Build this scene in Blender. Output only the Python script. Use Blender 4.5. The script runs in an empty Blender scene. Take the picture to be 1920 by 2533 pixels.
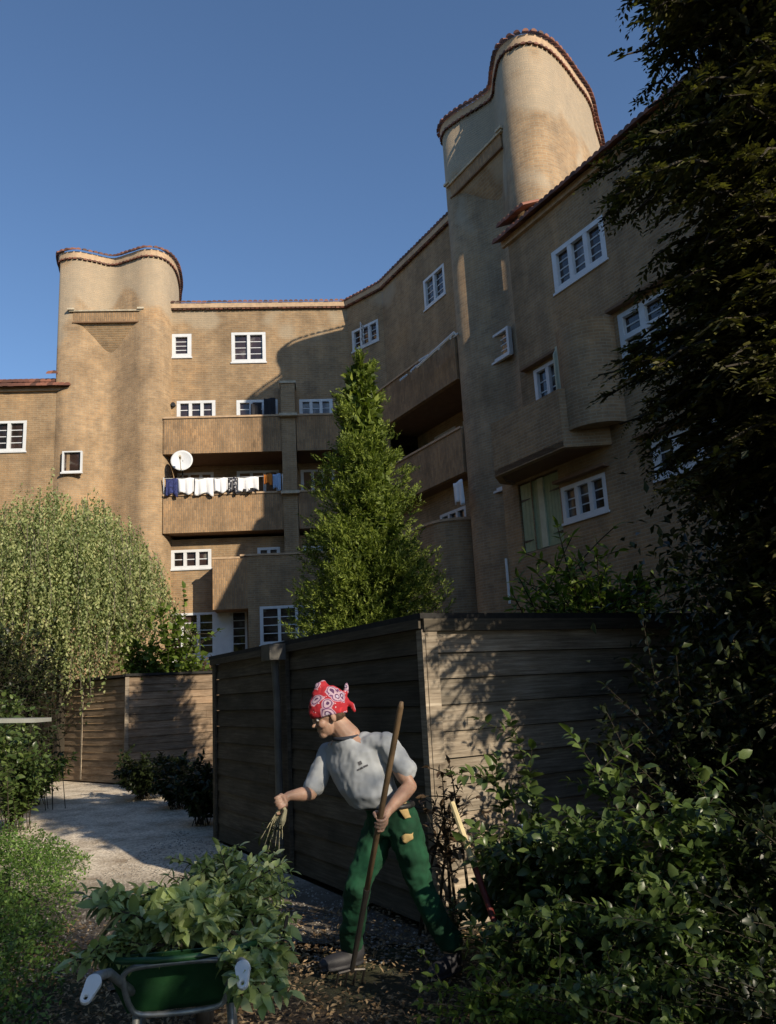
import bpy, bmesh, math, random
import numpy as np
from mathutils import Vector, Matrix
random.seed(7); RNG = np.random.default_rng(7)
SC = bpy.context.scene; COL = SC.collection
rad = math.radians

# ------------------------------------------------------------------ camera
FPX, PITCH, ROLL, EYE = 2025.0, rad(12.38), rad(-3.05), 1.55
_c, _s = math.cos(PITCH), math.sin(PITCH)
_up0 = Vector((0, -_s, _c)); FWD = Vector((0, _c, _s))
RIGHT = Vector((1, 0, 0))*math.cos(ROLL) + _up0*math.sin(ROLL)
UP = Vector((-1, 0, 0))*math.sin(ROLL) + _up0*math.cos(ROLL)
EYEP = Vector((0, 0, EYE))
cam_d = bpy.data.cameras.new('camera'); cam = bpy.data.objects.new('camera', cam_d); COL.objects.link(cam)
cam.matrix_world = Matrix(((RIGHT.x, UP.x, -FWD.x, 0), (RIGHT.y, UP.y, -FWD.y, 0), (RIGHT.z, UP.z, -FWD.z, EYE), (0, 0, 0, 1)))
cam_d.sensor_fit = 'VERTICAL'; cam_d.sensor_height = 36.0; cam_d.lens = 36.0*FPX/2533.0
cam_d.clip_start = 0.05; cam_d.clip_end = 3000
SC.camera = cam
# ------------------------------------------------------------------ sky, sun, exposure
SUN_EL, SUN_AZ = rad(26.3), rad(137.4)
W_ = bpy.data.worlds.new('World'); SC.world = W_; W_.use_nodes = True
nt = W_.node_tree; bg = nt.nodes['Background']
sky = nt.nodes.new('ShaderNodeTexSky'); sky.sky_type = 'NISHITA'; sky.sun_disc = False
sky.sun_elevation = SUN_EL; sky.sun_rotation = SUN_AZ; sky.air_density = 1.0; sky.dust_density = 0.25; sky.ozone_density = 4.6
nt.links.new(sky.outputs[0], bg.inputs[0]); bg.inputs[1].default_value = 0.132
sun_d = bpy.data.lights.new('sun', 'SUN'); sun_d.energy = 5.0; sun_d.angle = rad(0.5); sun_d.color = (1.0, 0.87, 0.68)
sun = bpy.data.objects.new('sun', sun_d); COL.objects.link(sun)
TOSUN = Vector((math.sin(SUN_AZ)*math.cos(SUN_EL), math.cos(SUN_AZ)*math.cos(SUN_EL), math.sin(SUN_EL)))
sun.rotation_euler = (-TOSUN).to_track_quat('-Z', 'Y').to_euler(); sun.location = TOSUN*50
SC.view_settings.view_transform = 'Standard'; SC.view_settings.look = 'None'
SC.view_settings.exposure = 0.15; SC.view_settings.gamma = 1.0
SC.cycles.max_bounces = 6; SC.cycles.diffuse_bounces = 3; SC.cycles.transmission_bounces = 4; SC.cycles.transparent_max_bounces = 4

def ray(px, py): return FWD + RIGHT*((px-960)/FPX) - UP*((py-1266)/FPX)
def at(px, py, Y):                       # point seen at (px,py), Y metres in front
    d = ray(px, py); return EYEP + d*(Y/d.y)
def ground(px, py, z=0.0):
    d = ray(px, py); return EYEP + d*((z-EYE)/d.z)

# ------------------------------------------------------------------ materials
def mat(name):
    m = bpy.data.materials.new(name); m.use_nodes = True
    t = m.node_tree; return m, t, t.nodes['Principled BSDF']
def N(t, kind, **kw):
    n = t.nodes.new(kind)
    for k, v in kw.items(): setattr(n, k, v)
    return n
def noise(t, co, scale, detail=4, rough=.6, dim='3D'):
    n = N(t, 'ShaderNodeTexNoise'); n.inputs['Scale'].default_value = scale; n.inputs['Detail'].default_value = detail
    n.inputs['Roughness'].default_value = rough
    if co: t.links.new(co, n.inputs['Vector'])
    return n
def ramp(t, fac, stops):
    r = N(t, 'ShaderNodeValToRGB'); e = r.color_ramp.elements
    while len(e) < len(stops): e.new(0.5)
    for i, (p, c) in enumerate(stops):
        e[i].position = p; e[i].color = (c[0], c[1], c[2], 1) if hasattr(c, '__len__') else (c, c, c, 1)
    t.links.new(fac, r.inputs[0]); return r
def mixc(t, fac, a, b, mode='MIX'):
    m = N(t, 'ShaderNodeMix', data_type='RGBA', blend_type=mode)
    for s, v in ((m.inputs[0], fac), (m.inputs[6], a), (m.inputs[7], b)):
        if isinstance(v, (int, float)): s.default_value = v
        elif isinstance(v, tuple): s.default_value = (v[0], v[1], v[2], 1)
        else: t.links.new(v, s)
    return m.outputs[2]
def bump(t, h, bsdf, strength=.3, dist=.02):
    b = N(t, 'ShaderNodeBump'); b.inputs['Strength'].default_value = strength; b.inputs['Distance'].default_value = dist
    t.links.new(h, b.inputs['Height']); t.links.new(b.outputs[0], bsdf.inputs['Normal'])
def mapping(t, src, scale):
    m = N(t, 'ShaderNodeMapping'); m.inputs['Scale'].default_value = scale; t.links.new(src, m.inputs['Vector']); return m.outputs[0]
def uvsrc(t): return N(t, 'ShaderNodeUVMap', uv_map='uv').outputs[0]
def objsrc(t): return N(t, 'ShaderNodeNewGeometry').outputs['Position']
def plain(name, c, rough=.6, metal=0, var=.12, scale=6, spec=.4):
    m, t, b = mat(name)
    n = noise(t, N(t, 'ShaderNodeTexCoord').outputs['Object'], scale, 6)
    r = ramp(t, n.outputs[0], [(.3, tuple(x*(1-var) for x in c)), (.7, tuple(min(1, x*(1+var)) for x in c))])
    t.links.new(r.outputs[0], b.inputs['Base Color']); b.inputs['Roughness'].default_value = rough
    b.inputs['Metallic'].default_value = metal; b.inputs['Specular IOR Level'].default_value = spec
    return m
def brick_mat(name, c1, c2, mortar, vertical=False, damp=None):
    m, t, b = mat(name); uv = uvsrc(t)
    br = N(t, 'ShaderNodeTexBrick'); br.inputs['Scale'].default_value = 1
    if vertical:
        mp = N(t, 'ShaderNodeMapping'); mp.inputs['Rotation'].default_value = (0, 0, rad(90)); t.links.new(uv, mp.inputs['Vector']); src = mp.outputs[0]
    else: src = uv
    t.links.new(src, br.inputs['Vector'])
    br.inputs['Brick Width'].default_value = .22; br.inputs['Row Height'].default_value = .066; br.inputs['Mortar Size'].default_value = .011
    br.inputs['Mortar Smooth'].default_value = .3; br.inputs['Bias'].default_value = 0
    br.inputs['Color1'].default_value = (*c1, 1); br.inputs['Color2'].default_value = (*c2, 1); br.inputs['Mortar'].default_value = (*mortar, 1)
    g = objsrc(t)
    n1 = noise(t, g, .55, 6, .65); n2 = noise(t, g, 3.1, 5, .7); n3 = noise(t, mapping(t, g, (1.6, 1.6, .25)), 1.3, 5, .6)
    c = mixc(t, 1.0, br.outputs[0], ramp(t, n1.outputs[0], [(.25, (.66, .64, .62)), (.5, (1, 1, 1)), (.75, (1.18, 1.06, .92))]).outputs[0], 'MULTIPLY')
    c = mixc(t, 1.0, c, ramp(t, n2.outputs[0], [(.25, (.72, .72, .74)), (.7, (1.16, 1.13, 1.09))]).outputs[0], 'MULTIPLY')
    c = mixc(t, .75, c, ramp(t, n3.outputs[0], [(.3, (.76, .77, .78)), (.6, (1.1, 1.09, 1.06))]).outputs[0], 'MULTIPLY')
    if damp:      # pale efflorescence in rounded patches near the top of the wall, dirty warm brick below
        sep = N(t, 'ShaderNodeSeparateXYZ'); t.links.new(g, sep.inputs[0])
        mr = N(t, 'ShaderNodeMapRange'); mr.inputs[1].default_value = damp[0]; mr.inputs[2].default_value = damp[1]
        t.links.new(sep.outputs[2], mr.inputs[0])
        nn = noise(t, g, .8, 2, .4)
        ad = N(t, 'ShaderNodeMath', operation='ADD'); t.links.new(mr.outputs[0], ad.inputs[0])
        sb = N(t, 'ShaderNodeMath', operation='MULTIPLY_ADD'); sb.inputs[1].default_value = 1.5; sb.inputs[2].default_value = -1.05
        t.links.new(nn.outputs[0], sb.inputs[0]); t.links.new(sb.outputs[0], ad.inputs[1])
        rr = ramp(t, ad.outputs[0], [(.36, 0.0), (.50, .55)])
        c = mixc(t, rr.outputs[0], c, (.42, .355, .26))
    t.links.new(c, b.inputs['Base Color']); b.inputs['Roughness'].default_value = .9; b.inputs['Specular IOR Level'].default_value = .2
    hm = N(t, 'ShaderNodeMath', operation='MULTIPLY_ADD'); hm.inputs[1].default_value = -1.0
    t.links.new(br.outputs['Fac'], hm.inputs[0]); t.links.new(n2.outputs[0], hm.inputs[2])
    bump(t, hm.outputs[0], b, .6, .012); return m
def leaf_mat(name, cols, trans=.35, rough=.45, spec=.35):
    m, t, b = mat(name); g = N(t, 'ShaderNodeNewGeometry')
    stops = [(i/(len(cols)-1) if len(cols) > 1 else 0, c) for i, c in enumerate(cols)]
    r = ramp(t, g.outputs['Random Per Island'], stops)
    n = noise(t, g.outputs['Position'], 2.2, 3)
    c = mixc(t, 1.0, r.outputs[0], ramp(t, n.outputs[0], [(.3, (.72, .75, .7)), (.7, (1.2, 1.18, 1.1))]).outputs[0], 'MULTIPLY')
    t.links.new(c, b.inputs['Base Color']); b.inputs['Roughness'].default_value = rough; b.inputs['Specular IOR Level'].default_value = spec
    tr = N(t, 'ShaderNodeBsdfTranslucent'); cc = mixc(t, 1.0, c, (1.15, 1.25, .6), 'MULTIPLY'); t.links.new(cc, tr.inputs[0])
    mx = N(t, 'ShaderNodeMixShader'); mx.inputs[0].default_value = trans
    t.links.new(b.outputs[0], mx.inputs[1]); t.links.new(tr.outputs[0], mx.inputs[2])
    t.links.new(mx.outputs[0], t.nodes['Material Output'].inputs[0]); return m
def wood_mat(name, cols, grain=(1, 22, 22)):
    m, t, b = mat(name); uv = uvsrc(t)
    n = noise(t, mapping(t, uv, (1.2, 26, 1)), 2.0, 8, .7); n2 = noise(t, mapping(t, uv, (.8, 2.2, 1)), 1.7, 5, .65)
    r = ramp(t, n.outputs[0], [(.25, cols[0]), (.5, cols[1]), (.8, cols[2])])
    g = N(t, 'ShaderNodeNewGeometry')
    c = mixc(t, 1.0, r.outputs[0], ramp(t, n2.outputs[0], [(.3, (.5, .5, .5)), (.7, (1.25, 1.25, 1.25))]).outputs[0], 'MULTIPLY')
    c = mixc(t, 1.0, c, ramp(t, g.outputs['Random Per Island'], [(0, (.72, .74, .74)), (1, (1.2, 1.17, 1.12))]).outputs[0], 'MULTIPLY')
    t.links.new(c, b.inputs['Base Color']); b.inputs['Roughness'].default_value = .8; b.inputs['Specular IOR Level'].default_value = .25
    bump(t, n.outputs[0], b, .5, .004); return m
M = {}
M['brick'] = brick_mat('brick', (.395, .268, .155), (.31, .214, .128), (.36, .29, .20), damp=(11.0, 15.6))
M['brick_soldier'] = brick_mat('brick_soldier', (.42, .27, .15), (.29, .19, .11), (.28, .22, .155), vertical=True)
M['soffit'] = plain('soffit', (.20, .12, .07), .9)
M['stone'] = plain('stone', (.50, .43, .32), .85, var=.25, scale=9)
M['band'] = plain('band', (.47, .33, .21), .85, var=.2, scale=8)
M['white'] = plain('white_paint', (.66, .68, .70), .5, var=.07, scale=5)
M['cream'] = plain('cream_paint', (.50, .52, .38), .55, var=.12)
M['door_green'] = plain('door_green', (.30, .36, .22), .55, var=.12)
M['black'] = plain('black_iron', (.02, .02, .02), .5)
M['tile'] = None
def tile_mat():
    m, t, b = mat('clay_tile'); g = N(t, 'ShaderNodeNewGeometry')
    r = ramp(t, g.outputs['Random Per Island'], [(0, (.07, .035, .025)), (.5, (.15, .06, .04)), (1, (.27, .11, .07))])
    t.links.new(r.outputs[0], b.inputs['Base Color']); b.inputs['Roughness'].default_value = .75; return m
M['tile'] = tile_mat()
def glass_mat():
    m, t, b = mat('window_glass'); g = objsrc(t)
    n = noise(t, g, 1.3, 3)
    r = ramp(t, n.outputs[0], [(.35, (.012, .010, .009)), (.58, (.05, .03, .025)), (.66, (.16, .15, .13)), (.8, (.30, .29, .26))])
    t.links.new(r.outputs[0], b.inputs['Base Color']); b.inputs['Roughness'].default_value = .06; b.inputs['Specular IOR Level'].default_value = .7
    n2 = noise(t, g, 2.5, 2); bump(t, n2.outputs[0], b, .12, .02); return m
M['glass'] = glass_mat()
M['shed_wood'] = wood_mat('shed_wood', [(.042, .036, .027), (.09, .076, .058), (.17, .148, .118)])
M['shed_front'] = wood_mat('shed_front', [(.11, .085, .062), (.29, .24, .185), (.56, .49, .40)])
M['back_wood'] = wood_mat('back_wood', [(.14, .09, .055), (.30, .21, .14), (.50, .40, .30)])
M['felt'] = plain('roofing_felt', (.025, .024, .023), .95, var=.3, scale=20)
M['bark'] = plain('bark', (.04, .032, .022), .95, var=.4, scale=14)
M['pale_bark'] = plain('pale_bark', (.14, .12, .095), .95, var=.4, scale=14)

# ------------------------------------------------------------------ mesh helpers
class MB:
    def __init__(s): s.v = []; s.f = []; s.uv = {}
    def face(s, pts, uvs=None):
        i = len(s.v); s.v += [tuple(p) for p in pts]; s.f.append(tuple(range(i, i+len(pts))))
        if uvs: s.uv[len(s.f)-1] = uvs
    def hexa(s, P):    # P: 8 points, bottom 0-3 ccw, top 4-7
        i = len(s.v); s.v += [tuple(p) for p in P]
        for q in ((3, 2, 1, 0), (4, 5, 6, 7), (0, 1, 5, 4), (1, 2, 6, 5), (2, 3, 7, 6), (3, 0, 4, 7)): s.f.append(tuple(i+k for k in q))
    def box(s, x0, x1, y0, y1, z0, z1):
        s.hexa([(x0, y0, z0), (x1, y0, z0), (x1, y1, z0), (x0, y1, z0), (x0, y0, z1), (x1, y0, z1), (x1, y1, z1), (x0, y1, z1)])
    def tube(s, pts, r, n=8, cap=True):
        pts = [Vector(p) for p in pts]; rs = r if hasattr(r, '__len__') else [r]*len(pts); i0 = len(s.v)
        up = Vector((0, 0, 1)); prev = None
        for k, p in enumerate(pts):
            d = (pts[min(k+1, len(pts)-1)] - pts[max(k-1, 0)]).normalized()
            if prev is None:
                a = d.cross(up) if abs(d.z) < .95 else d.cross(Vector((0, 1, 0)))
            else: a = prev - d*prev.dot(d)
            a.normalize(); prev = a; b = d.cross(a)
            for j in range(n):
                t = 2*math.pi*j/n; s.v.append(tuple(p + (a*math.cos(t)+b*math.sin(t))*rs[k]))
        for k in range(len(pts)-1):
            for j in range(n):
                s.f.append((i0+k*n+j, i0+k*n+(j+1) % n, i0+(k+1)*n+(j+1) % n, i0+(k+1)*n+j))
        if cap:
            s.f.append(tuple(i0+j for j in range(n))[::-1]); s.f.append(tuple(i0+(len(pts)-1)*n+j for j in range(n)))
    def prism(s, pts, z0, z1, uvlen=True, top=True, bottom=True):   # pts: closed xy outline
        L = 0; n = len(pts)
        for k in range(n):
            a, b = pts[k], pts[(k+1) % n]; d = math.hypot(b[0]-a[0], b[1]-a[1])
            s.face([(a[0], a[1], z0), (b[0], b[1], z0), (b[0], b[1], z1), (a[0], a[1], z1)], [(L, z0), (L+d, z0), (L+d, z1), (L, z1)]); L += d
        if top: s.face([(p[0], p[1], z1) for p in pts])
        if bottom: s.face([(p[0], p[1], z0) for p in pts][::-1])
    def build(s, name, m, parent=None, smooth=False, normals=False):
        me = bpy.data.meshes.new(name); me.from_pydata(s.v, [], s.f)
        uvl = me.uv_layers.new(name='uv')
        for fi, p in enumerate(me.polygons):
            if fi in s.uv:
                for k, li in enumerate(p.loop_indices): uvl.data[li].uv = s.uv[fi][k]
            else:
                nn = p.normal
                if abs(nn.z) > .8:
                    for li in p.loop_indices:
                        co = me.vertices[me.loops[li].vertex_index].co; uvl.data[li].uv = (co.x, co.y)
                else:
                    tx, ty = -nn.y, nn.x; l = math.hypot(tx, ty) or 1
                    for li in p.loop_indices:
                        co = me.vertices[me.loops[li].vertex_index].co; uvl.data[li].uv = ((co.x*tx+co.y*ty)/l, co.z)
        if smooth: me.shade_smooth()
        if normals:
            bm = bmesh.new(); bm.from_mesh(me); bmesh.ops.remove_doubles(bm, verts=bm.verts, dist=1e-5); bmesh.ops.recalc_face_normals(bm, faces=bm.faces); bm.to_mesh(me); bm.free()
        if m: me.materials.append(m)
        o = bpy.data.objects.new(name, me); COL.objects.link(o)
        if parent is not None: o.parent = parent; o.matrix_parent_inverse = parent.matrix_world.inverted() if False else Matrix.Translation(-parent.location)
        return o
def build_sep(mb, name, m, parent=None):
    key = {}; par = list(range(len(mb.f)))
    def fnd(x):
        while par[x] != x: par[x] = par[par[x]]; x = par[x]
        return x
    for fi, f in enumerate(mb.f):
        for vi in f:
            k = tuple(round(c, 3) for c in mb.v[vi])
            if k in key: par[fnd(fi)] = fnd(key[k])
            else: key[k] = fi
    groups = {}
    for fi in range(len(mb.f)): groups.setdefault(fnd(fi), []).append(fi)
    out = []
    for fs in groups.values():
        n = MB(); idx = {}
        for fi in fs:
            loc = []
            for vi in mb.f[fi]:
                if vi not in idx: idx[vi] = len(n.v); n.v.append(mb.v[vi])
                loc.append(idx[vi])
            n.f.append(tuple(loc))
            if fi in mb.uv: n.uv[len(n.f)-1] = mb.uv[fi]
        out.append(n.build(name, m, parent))
    return out
def tag(o, label=None, cat=None, group=None, kind=None):
    if label: o['label'] = label
    if cat: o['category'] = cat
    if group: o['group'] = group
    if kind: o['kind'] = kind
    return o
def thing(name, loc, label, cat, group=None):
    o = bpy.data.objects.new(name, None); COL.objects.link(o); o.location = loc; o.empty_display_size = .1
    return tag(o, label, cat, group)
def np_mesh(name, V, F, m, parent=None, smooth=False):
    """V (n,3) array, F list of arrays of faces with equal side counts"""
    me = bpy.data.meshes.new(name)
    me.vertices.add(len(V)); me.vertices.foreach_set('co', np.asarray(V, dtype=np.float32).ravel())
    loops = np.concatenate([f.ravel() for f in F]); tot = np.concatenate([np.full(len(f), f.shape[1]) for f in F])
    st = np.concatenate([[0], np.cumsum(tot)[:-1]])
    me.loops.add(len(loops)); me.loops.foreach_set('vertex_index', loops.astype(np.int32))
    me.polygons.add(len(tot)); me.polygons.foreach_set('loop_start', st.astype(np.int32)); me.polygons.foreach_set('loop_total', tot.astype(np.int32))
    me.update(calc_edges=True)
    if smooth: me.shade_smooth()
    me.materials.append(m)
    o = bpy.data.objects.new(name, me); COL.objects.link(o)
    if parent is not None: o.parent = parent; o.matrix_parent_inverse = Matrix.Translation(-parent.location)
    return o
def unit(a): return a/np.maximum(np.linalg.norm(a, axis=-1, keepdims=True), 1e-9)
def leaves(name, P, D, L, Wd, m, parent=None, up=None, fold=.25, droop=.0, detail=1, upmix=1.0):
    """many leaves in one mesh: P base, D direction, L length, Wd width"""
    P = np.asarray(P, float); D = unit(np.asarray(D, float)); n = len(P)
    L = np.broadcast_to(L, (n,))[:, None]; Wd = np.broadcast_to(Wd, (n,))[:, None]
    U = np.tile([0, 0, 1.], (n, 1)) if up is None else np.asarray(up, float)
    U = U*upmix + RNG.normal(0, .45, (n, 3)); S = unit(np.cross(D, U)); Nn = np.cross(S, D)
    if detail == 1:
        mid = P + D*L*.42
        V = np.stack([P, mid+S*Wd/2+Nn*Wd*fold, P+D*L-Nn*L*droop, mid-S*Wd/2+Nn*Wd*fold], 1).reshape(-1, 3)
        b = np.arange(n)[:, None]*4
        F = [np.concatenate([b+[0, 1, 2], b+[0, 2, 3]])]
    else:
        ts = [0, .22, .55, .82, 1.0]; ws = [0, .42, .5, .28, 0]; V = []
        for t_, w_ in zip(ts, ws):
            c = P + D*L*t_ - Nn*L*droop*t_*t_
            if w_ == 0: V.append(c)
            else: V += [c+S*Wd*w_+Nn*Wd*fold*w_, c, c-S*Wd*w_+Nn*Wd*fold*w_]
        V = np.stack(V, 1).reshape(-1, 3); b = np.arange(n)[:, None]*11
        T = np.concatenate([b+[0, 1, 2], b+[0, 2, 3], b+[7, 10, 8], b+[8, 10, 9]])
        Q = np.concatenate([b+[1, 4, 5, 2], b+[2, 5, 6, 3], b+[4, 7, 8, 5], b+[5, 8, 9, 6]])
        F = [T, Q]
    return np_mesh(name, V, F, m, parent, smooth=(detail > 1))

class Frame:
    def __init__(s, o, az, naz):
        s.o = Vector(o); s.u = Vector((math.sin(rad(az)), math.cos(rad(az)), 0)); s.n = Vector((math.sin(rad(naz)), math.cos(rad(naz)), 0))
    def p(s, a, n, z): v = s.o + s.u*a + s.n*n; return (v.x, v.y, z)
    def box(s, mb, a0, a1, n0, n1, z0, z1):
        mb.hexa([s.p(a0, n0, z0), s.p(a1, n0, z0), s.p(a1, n1, z0), s.p(a0, n1, z0), s.p(a0, n0, z1), s.p(a1, n0, z1), s.p(a1, n1, z1), s.p(a0, n1, z1)])
FL = Frame((-1.04, 25.69, 0), 265, 175)      # sunlit facade, a runs to the left
FR = Frame((.19, 24.51, 0), 151.5, 241.5)    # shaded facade, a runs towards the camera
FC = Frame((-1.04, 25.69, 0), 133.87, 223.87)  # short corner piece between them

def spline(pts, k=8, closed=True):
    out = []; n = len(pts)
    rng_ = range(n) if closed else range(n-1)
    for i in rng_:
        g = lambda j: pts[j % n] if closed else pts[max(0, min(n-1, j))]
        p0, p1, p2, p3 = g(i-1), g(i), g(i+1), g(i+2)
        for j in range(k):
            t = j/k
            out.append(tuple(.5*((2*p1[c])+(-p0[c]+p2[c])*t+(2*p0[c]-5*p1[c]+4*p2[c]-p3[c])*t*t+(-p0[c]+3*p1[c]-3*p2[c]+p3[c])*t**3) for c in range(len(p1))))
    if not closed: out.append(tuple(pts[-1]))
    return out

# ================================================================== BUILDING
B = thing('apartment_building', (0, 25, 0), 'tan brick apartment block with two wavy towers, balconies and white framed windows', 'apartment building')
def wall(mb, F, a0, a1, z0, z1, n, openings, depth=.14):
    As = sorted({a0, a1, *[x for o in openings for x in o[:2]]}); Zs = sorted({z0, z1, *[x for o in openings for x in o[2:]]})
    for i in range(len(As)-1):
        for j in range(len(Zs)-1):
            ca, cz = (As[i]+As[i+1])/2, (Zs[j]+Zs[j+1])/2
            if not (a0 < ca < a1 and z0 < cz < z1): continue
            if any(o[0] < ca < o[1] and o[2] < cz < o[3] for o in openings): continue
            mb.face([F.p(As[i], n, Zs[j]), F.p(As[i+1], n, Zs[j]), F.p(As[i+1], n, Zs[j+1]), F.p(As[i], n, Zs[j+1])], [(As[i], Zs[j]), (As[i+1], Zs[j]), (As[i+1], Zs[j+1]), (As[i], Zs[j+1])])
    for (b0, b1, y0, y1) in openings:
        d = n-depth
        mb.face([F.p(b0, n, y0), F.p(b1, n, y0), F.p(b1, d, y0), F.p(b0, d, y0)]); mb.face([F.p(b0, n, y1), F.p(b1, n, y1), F.p(b1, d, y1), F.p(b0, d, y1)])
        mb.face([F.p(b0, n, y0), F.p(b0, n, y1), F.p(b0, d, y1), F.p(b0, d, y0)]); mb.face([F.p(b1, n, y0), F.p(b1, n, y1), F.p(b1, d, y1), F.p(b1, d, y0)])
def window(F, a0, a1, z0, z1, n, cols=3, rows=4, fr=.10, mull=.10, label=None, transom=None, sashes=None, open_cell=None):
    """white casement window: frame, mullions and thin glazing bars; the glass is its pane"""
    mb = MB(); t = .07; nb, nf = n-.09, n+.025
    F.box(mb, a0, a1, nb, nf, z0, z0+fr*.9); F.box(mb, a0, a1, nb, nf, z1-fr*.8, z1)
    F.box(mb, a0, a0+fr, nb, nf-.002, z0+fr*.9, z1-fr*.8); F.box(mb, a1-fr, a1, nb, nf-.002, z0+fr*.9, z1-fr*.8)
    F.box(mb, a0-.03, a1+.03, n-.02, n+.06, z0-.05, z0-.001)
    zi0, zi1 = z0+fr*.9, z1-fr*.8; w = (a1-a0-2*fr-(cols-1)*mull)/cols
    for c in range(cols):
        x0 = a0+fr+c*(w+mull)
        if c: F.box(mb, x0-mull, x0, nb, nf-.004, zi0, zi1)
        for r in range(1, rows):
            z = zi0+(zi1-zi0)*r/rows
            F.box(mb, x0, x0+w, nb+.028, nb+.044, z-.012, z+.012)
    if transom: F.box(mb, a0+fr, a1-fr, nb+.01, nf+.006, transom-.05, transom+.05)
    fo = mb.build('window', M['white'], B)
    if label: fo['label'] = label
    g = MB(); g.face([F.p(a0+.02, n-.06, z0+.02), F.p(a1-.02, n-.06, z0+.02), F.p(a1-.02, n-.06, z1-.02), F.p(a0+.02, n-.06, z1-.02)])
    pn = g.build('pane', M['glass'], B); pn.parent = fo; pn.matrix_parent_inverse = fo.matrix_world.inverted() if False else Matrix.Identity(4)
    pn.matrix_parent_inverse = (Matrix.Translation(B.location) @ fo.matrix_parent_inverse).inverted()
    return fo
def coping(name, path, z, side, parent, step=.17, drop=.10, ln=.36, r=.095):
    """row of barrel tiles along an open xy path; side=+1 tiles point to the left of travel"""
    mb = MB(); P = [Vector((p[0], p[1], 0)) for p in path]; acc = 0.0
    for k in range(len(P)-1):
        d = P[k+1]-P[k]; l = d.length
        if l < 1e-6: continue
        d /= l; out = Vector((-d.y, d.x, 0))*side
        while acc < l:
            c = P[k]+d*acc; c = Vector((c.x, c.y, z)); a = c-out*ln*.45+Vector((0, 0, drop)); b = c+out*ln*.55-Vector((0, 0, drop*.4+random.uniform(0, .015)))
            i0 = len(mb.v)
            for e, q in enumerate((a, b)):
                for j in range(6):
                    th = math.pi*j/5; rr = r*(.9+.12*e)
                    mb.v.append(tuple(q + d*rr*math.cos(th) + Vector((0, 0, rr*math.sin(th)))))
            for j in range(5): mb.f.append((i0+j, i0+j+1, i0+6+j+1, i0+6+j))
            mb.f.append(tuple(i0+6+j for j in range(6))); mb.f.append((i0, i0+5, i0+11, i0+6))
            acc += step
        acc -= l
    return mb.build(name, M['tile'], parent)
def band(name, path, z0, z1, out_side, off, m, parent, cap=True):
    """moulding strip following a path, 'off' proud of it"""
    mb = MB(); P = [Vector((p[0], p[1], 0)) for p in path]; nrm = []
    for k in range(len(P)):
        d = (P[min(k+1, len(P)-1)]-P[max(k-1, 0)]).normalized(); nrm.append(Vector((-d.y, d.x, 0))*out_side)
    for k in range(len(P)-1):
        a, b = P[k], P[k+1]; ao, bo = a+nrm[k]*off, b+nrm[k+1]*off
        mb.hexa([(a.x, a.y, z0), (b.x, b.y, z0), (bo.x, bo.y, z0), (ao.x, ao.y, z0), (a.x, a.y, z1), (b.x, b.y, z1), (bo.x, bo.y, z1), (ao.x, ao.y, z1)])
    return mb.build(name, m, parent)

ZC = 14.42
# --- sunlit facade windows: (a0,a1,z0,z1,cols,rows)
Lw = {'s': (5.19, 5.84, 12.68, 13.5), 'd': (2.75, 3.88, 12.46, 13.52), 'r1': (4.42, 5.66, 10.32, 11.15), 'r2': (2.40, 3.74, 10.3, 11.13), 'r3': (.60, 1.70, 10.3, 11.11)}
mb = MB()
wall(mb, FL, 0, 6.3, 9.25, ZC+.06, 0, [Lw[k] for k in Lw])
# recessed loggia behind the second parapet and the row below
L2 = [(4.62, 5.84, 8.15, 9.0), (2.46, 3.86, 8.15, 9.0), (.6, 1.74, 8.1, 8.98)]
wall(mb, FL, 0, 6.3, 6.55, 9.25, -1.0, L2)
L3 = [(4.58, 5.82, 5.62, 6.22), (2.44, 3.84, 5.62, 6.2), (.7, 1.72, 5.62, 6.2)]
DW = [(4.47, 5.97, 2.92, 4.24), (3.50, 4.0, 2.7, 4.24)]
wall(mb, FL, 3.2, 6.3, 0, 6.55, 0, [L3[0], DW[0], DW[1]])
wall(mb, FL, 0, 3.2, 4.0, 6.55, 0, [(2.44, 3.15, 5.62, 6.2), L3[2]])
build_sep(mb, 'wall', M['brick'], B)
for k, (c, r) in dict(s=(1, 4), d=(2, 4), r1=(3, 3), r2=(3, 3), r3=(3, 3)).items():
    a0, a1, z0, z1 = Lw[k]; window(FL, a0, a1, z0, z1, -.02, c, r, fr=.13 if k == 's' else .11)
for w_ in L2: window(FL, *w_, -1.02, 3, 3)
window(FL, *L3[0], -.02, 3, 2); window(FL, 2.44, 3.15, 5.62, 6.2, -.02, 2, 2); window(FL, *L3[2], -.02, 3, 2)
window(FL, *DW[0], -.02, 3, 5, fr=.09); window(FL, *DW[1], -.02, 1, 6, fr=.07)
mb = MB(); FL.box(mb, 4.0, 4.47, -.1, .03, 2.3, 4.22); FL.box(mb, 4.47, 6.1, -.08, .12, 2.62, 2.86); d_ = mb.build('door', M['white'], B); d_['label'] = 'plain white panel door beside the ground floor window'
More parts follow.
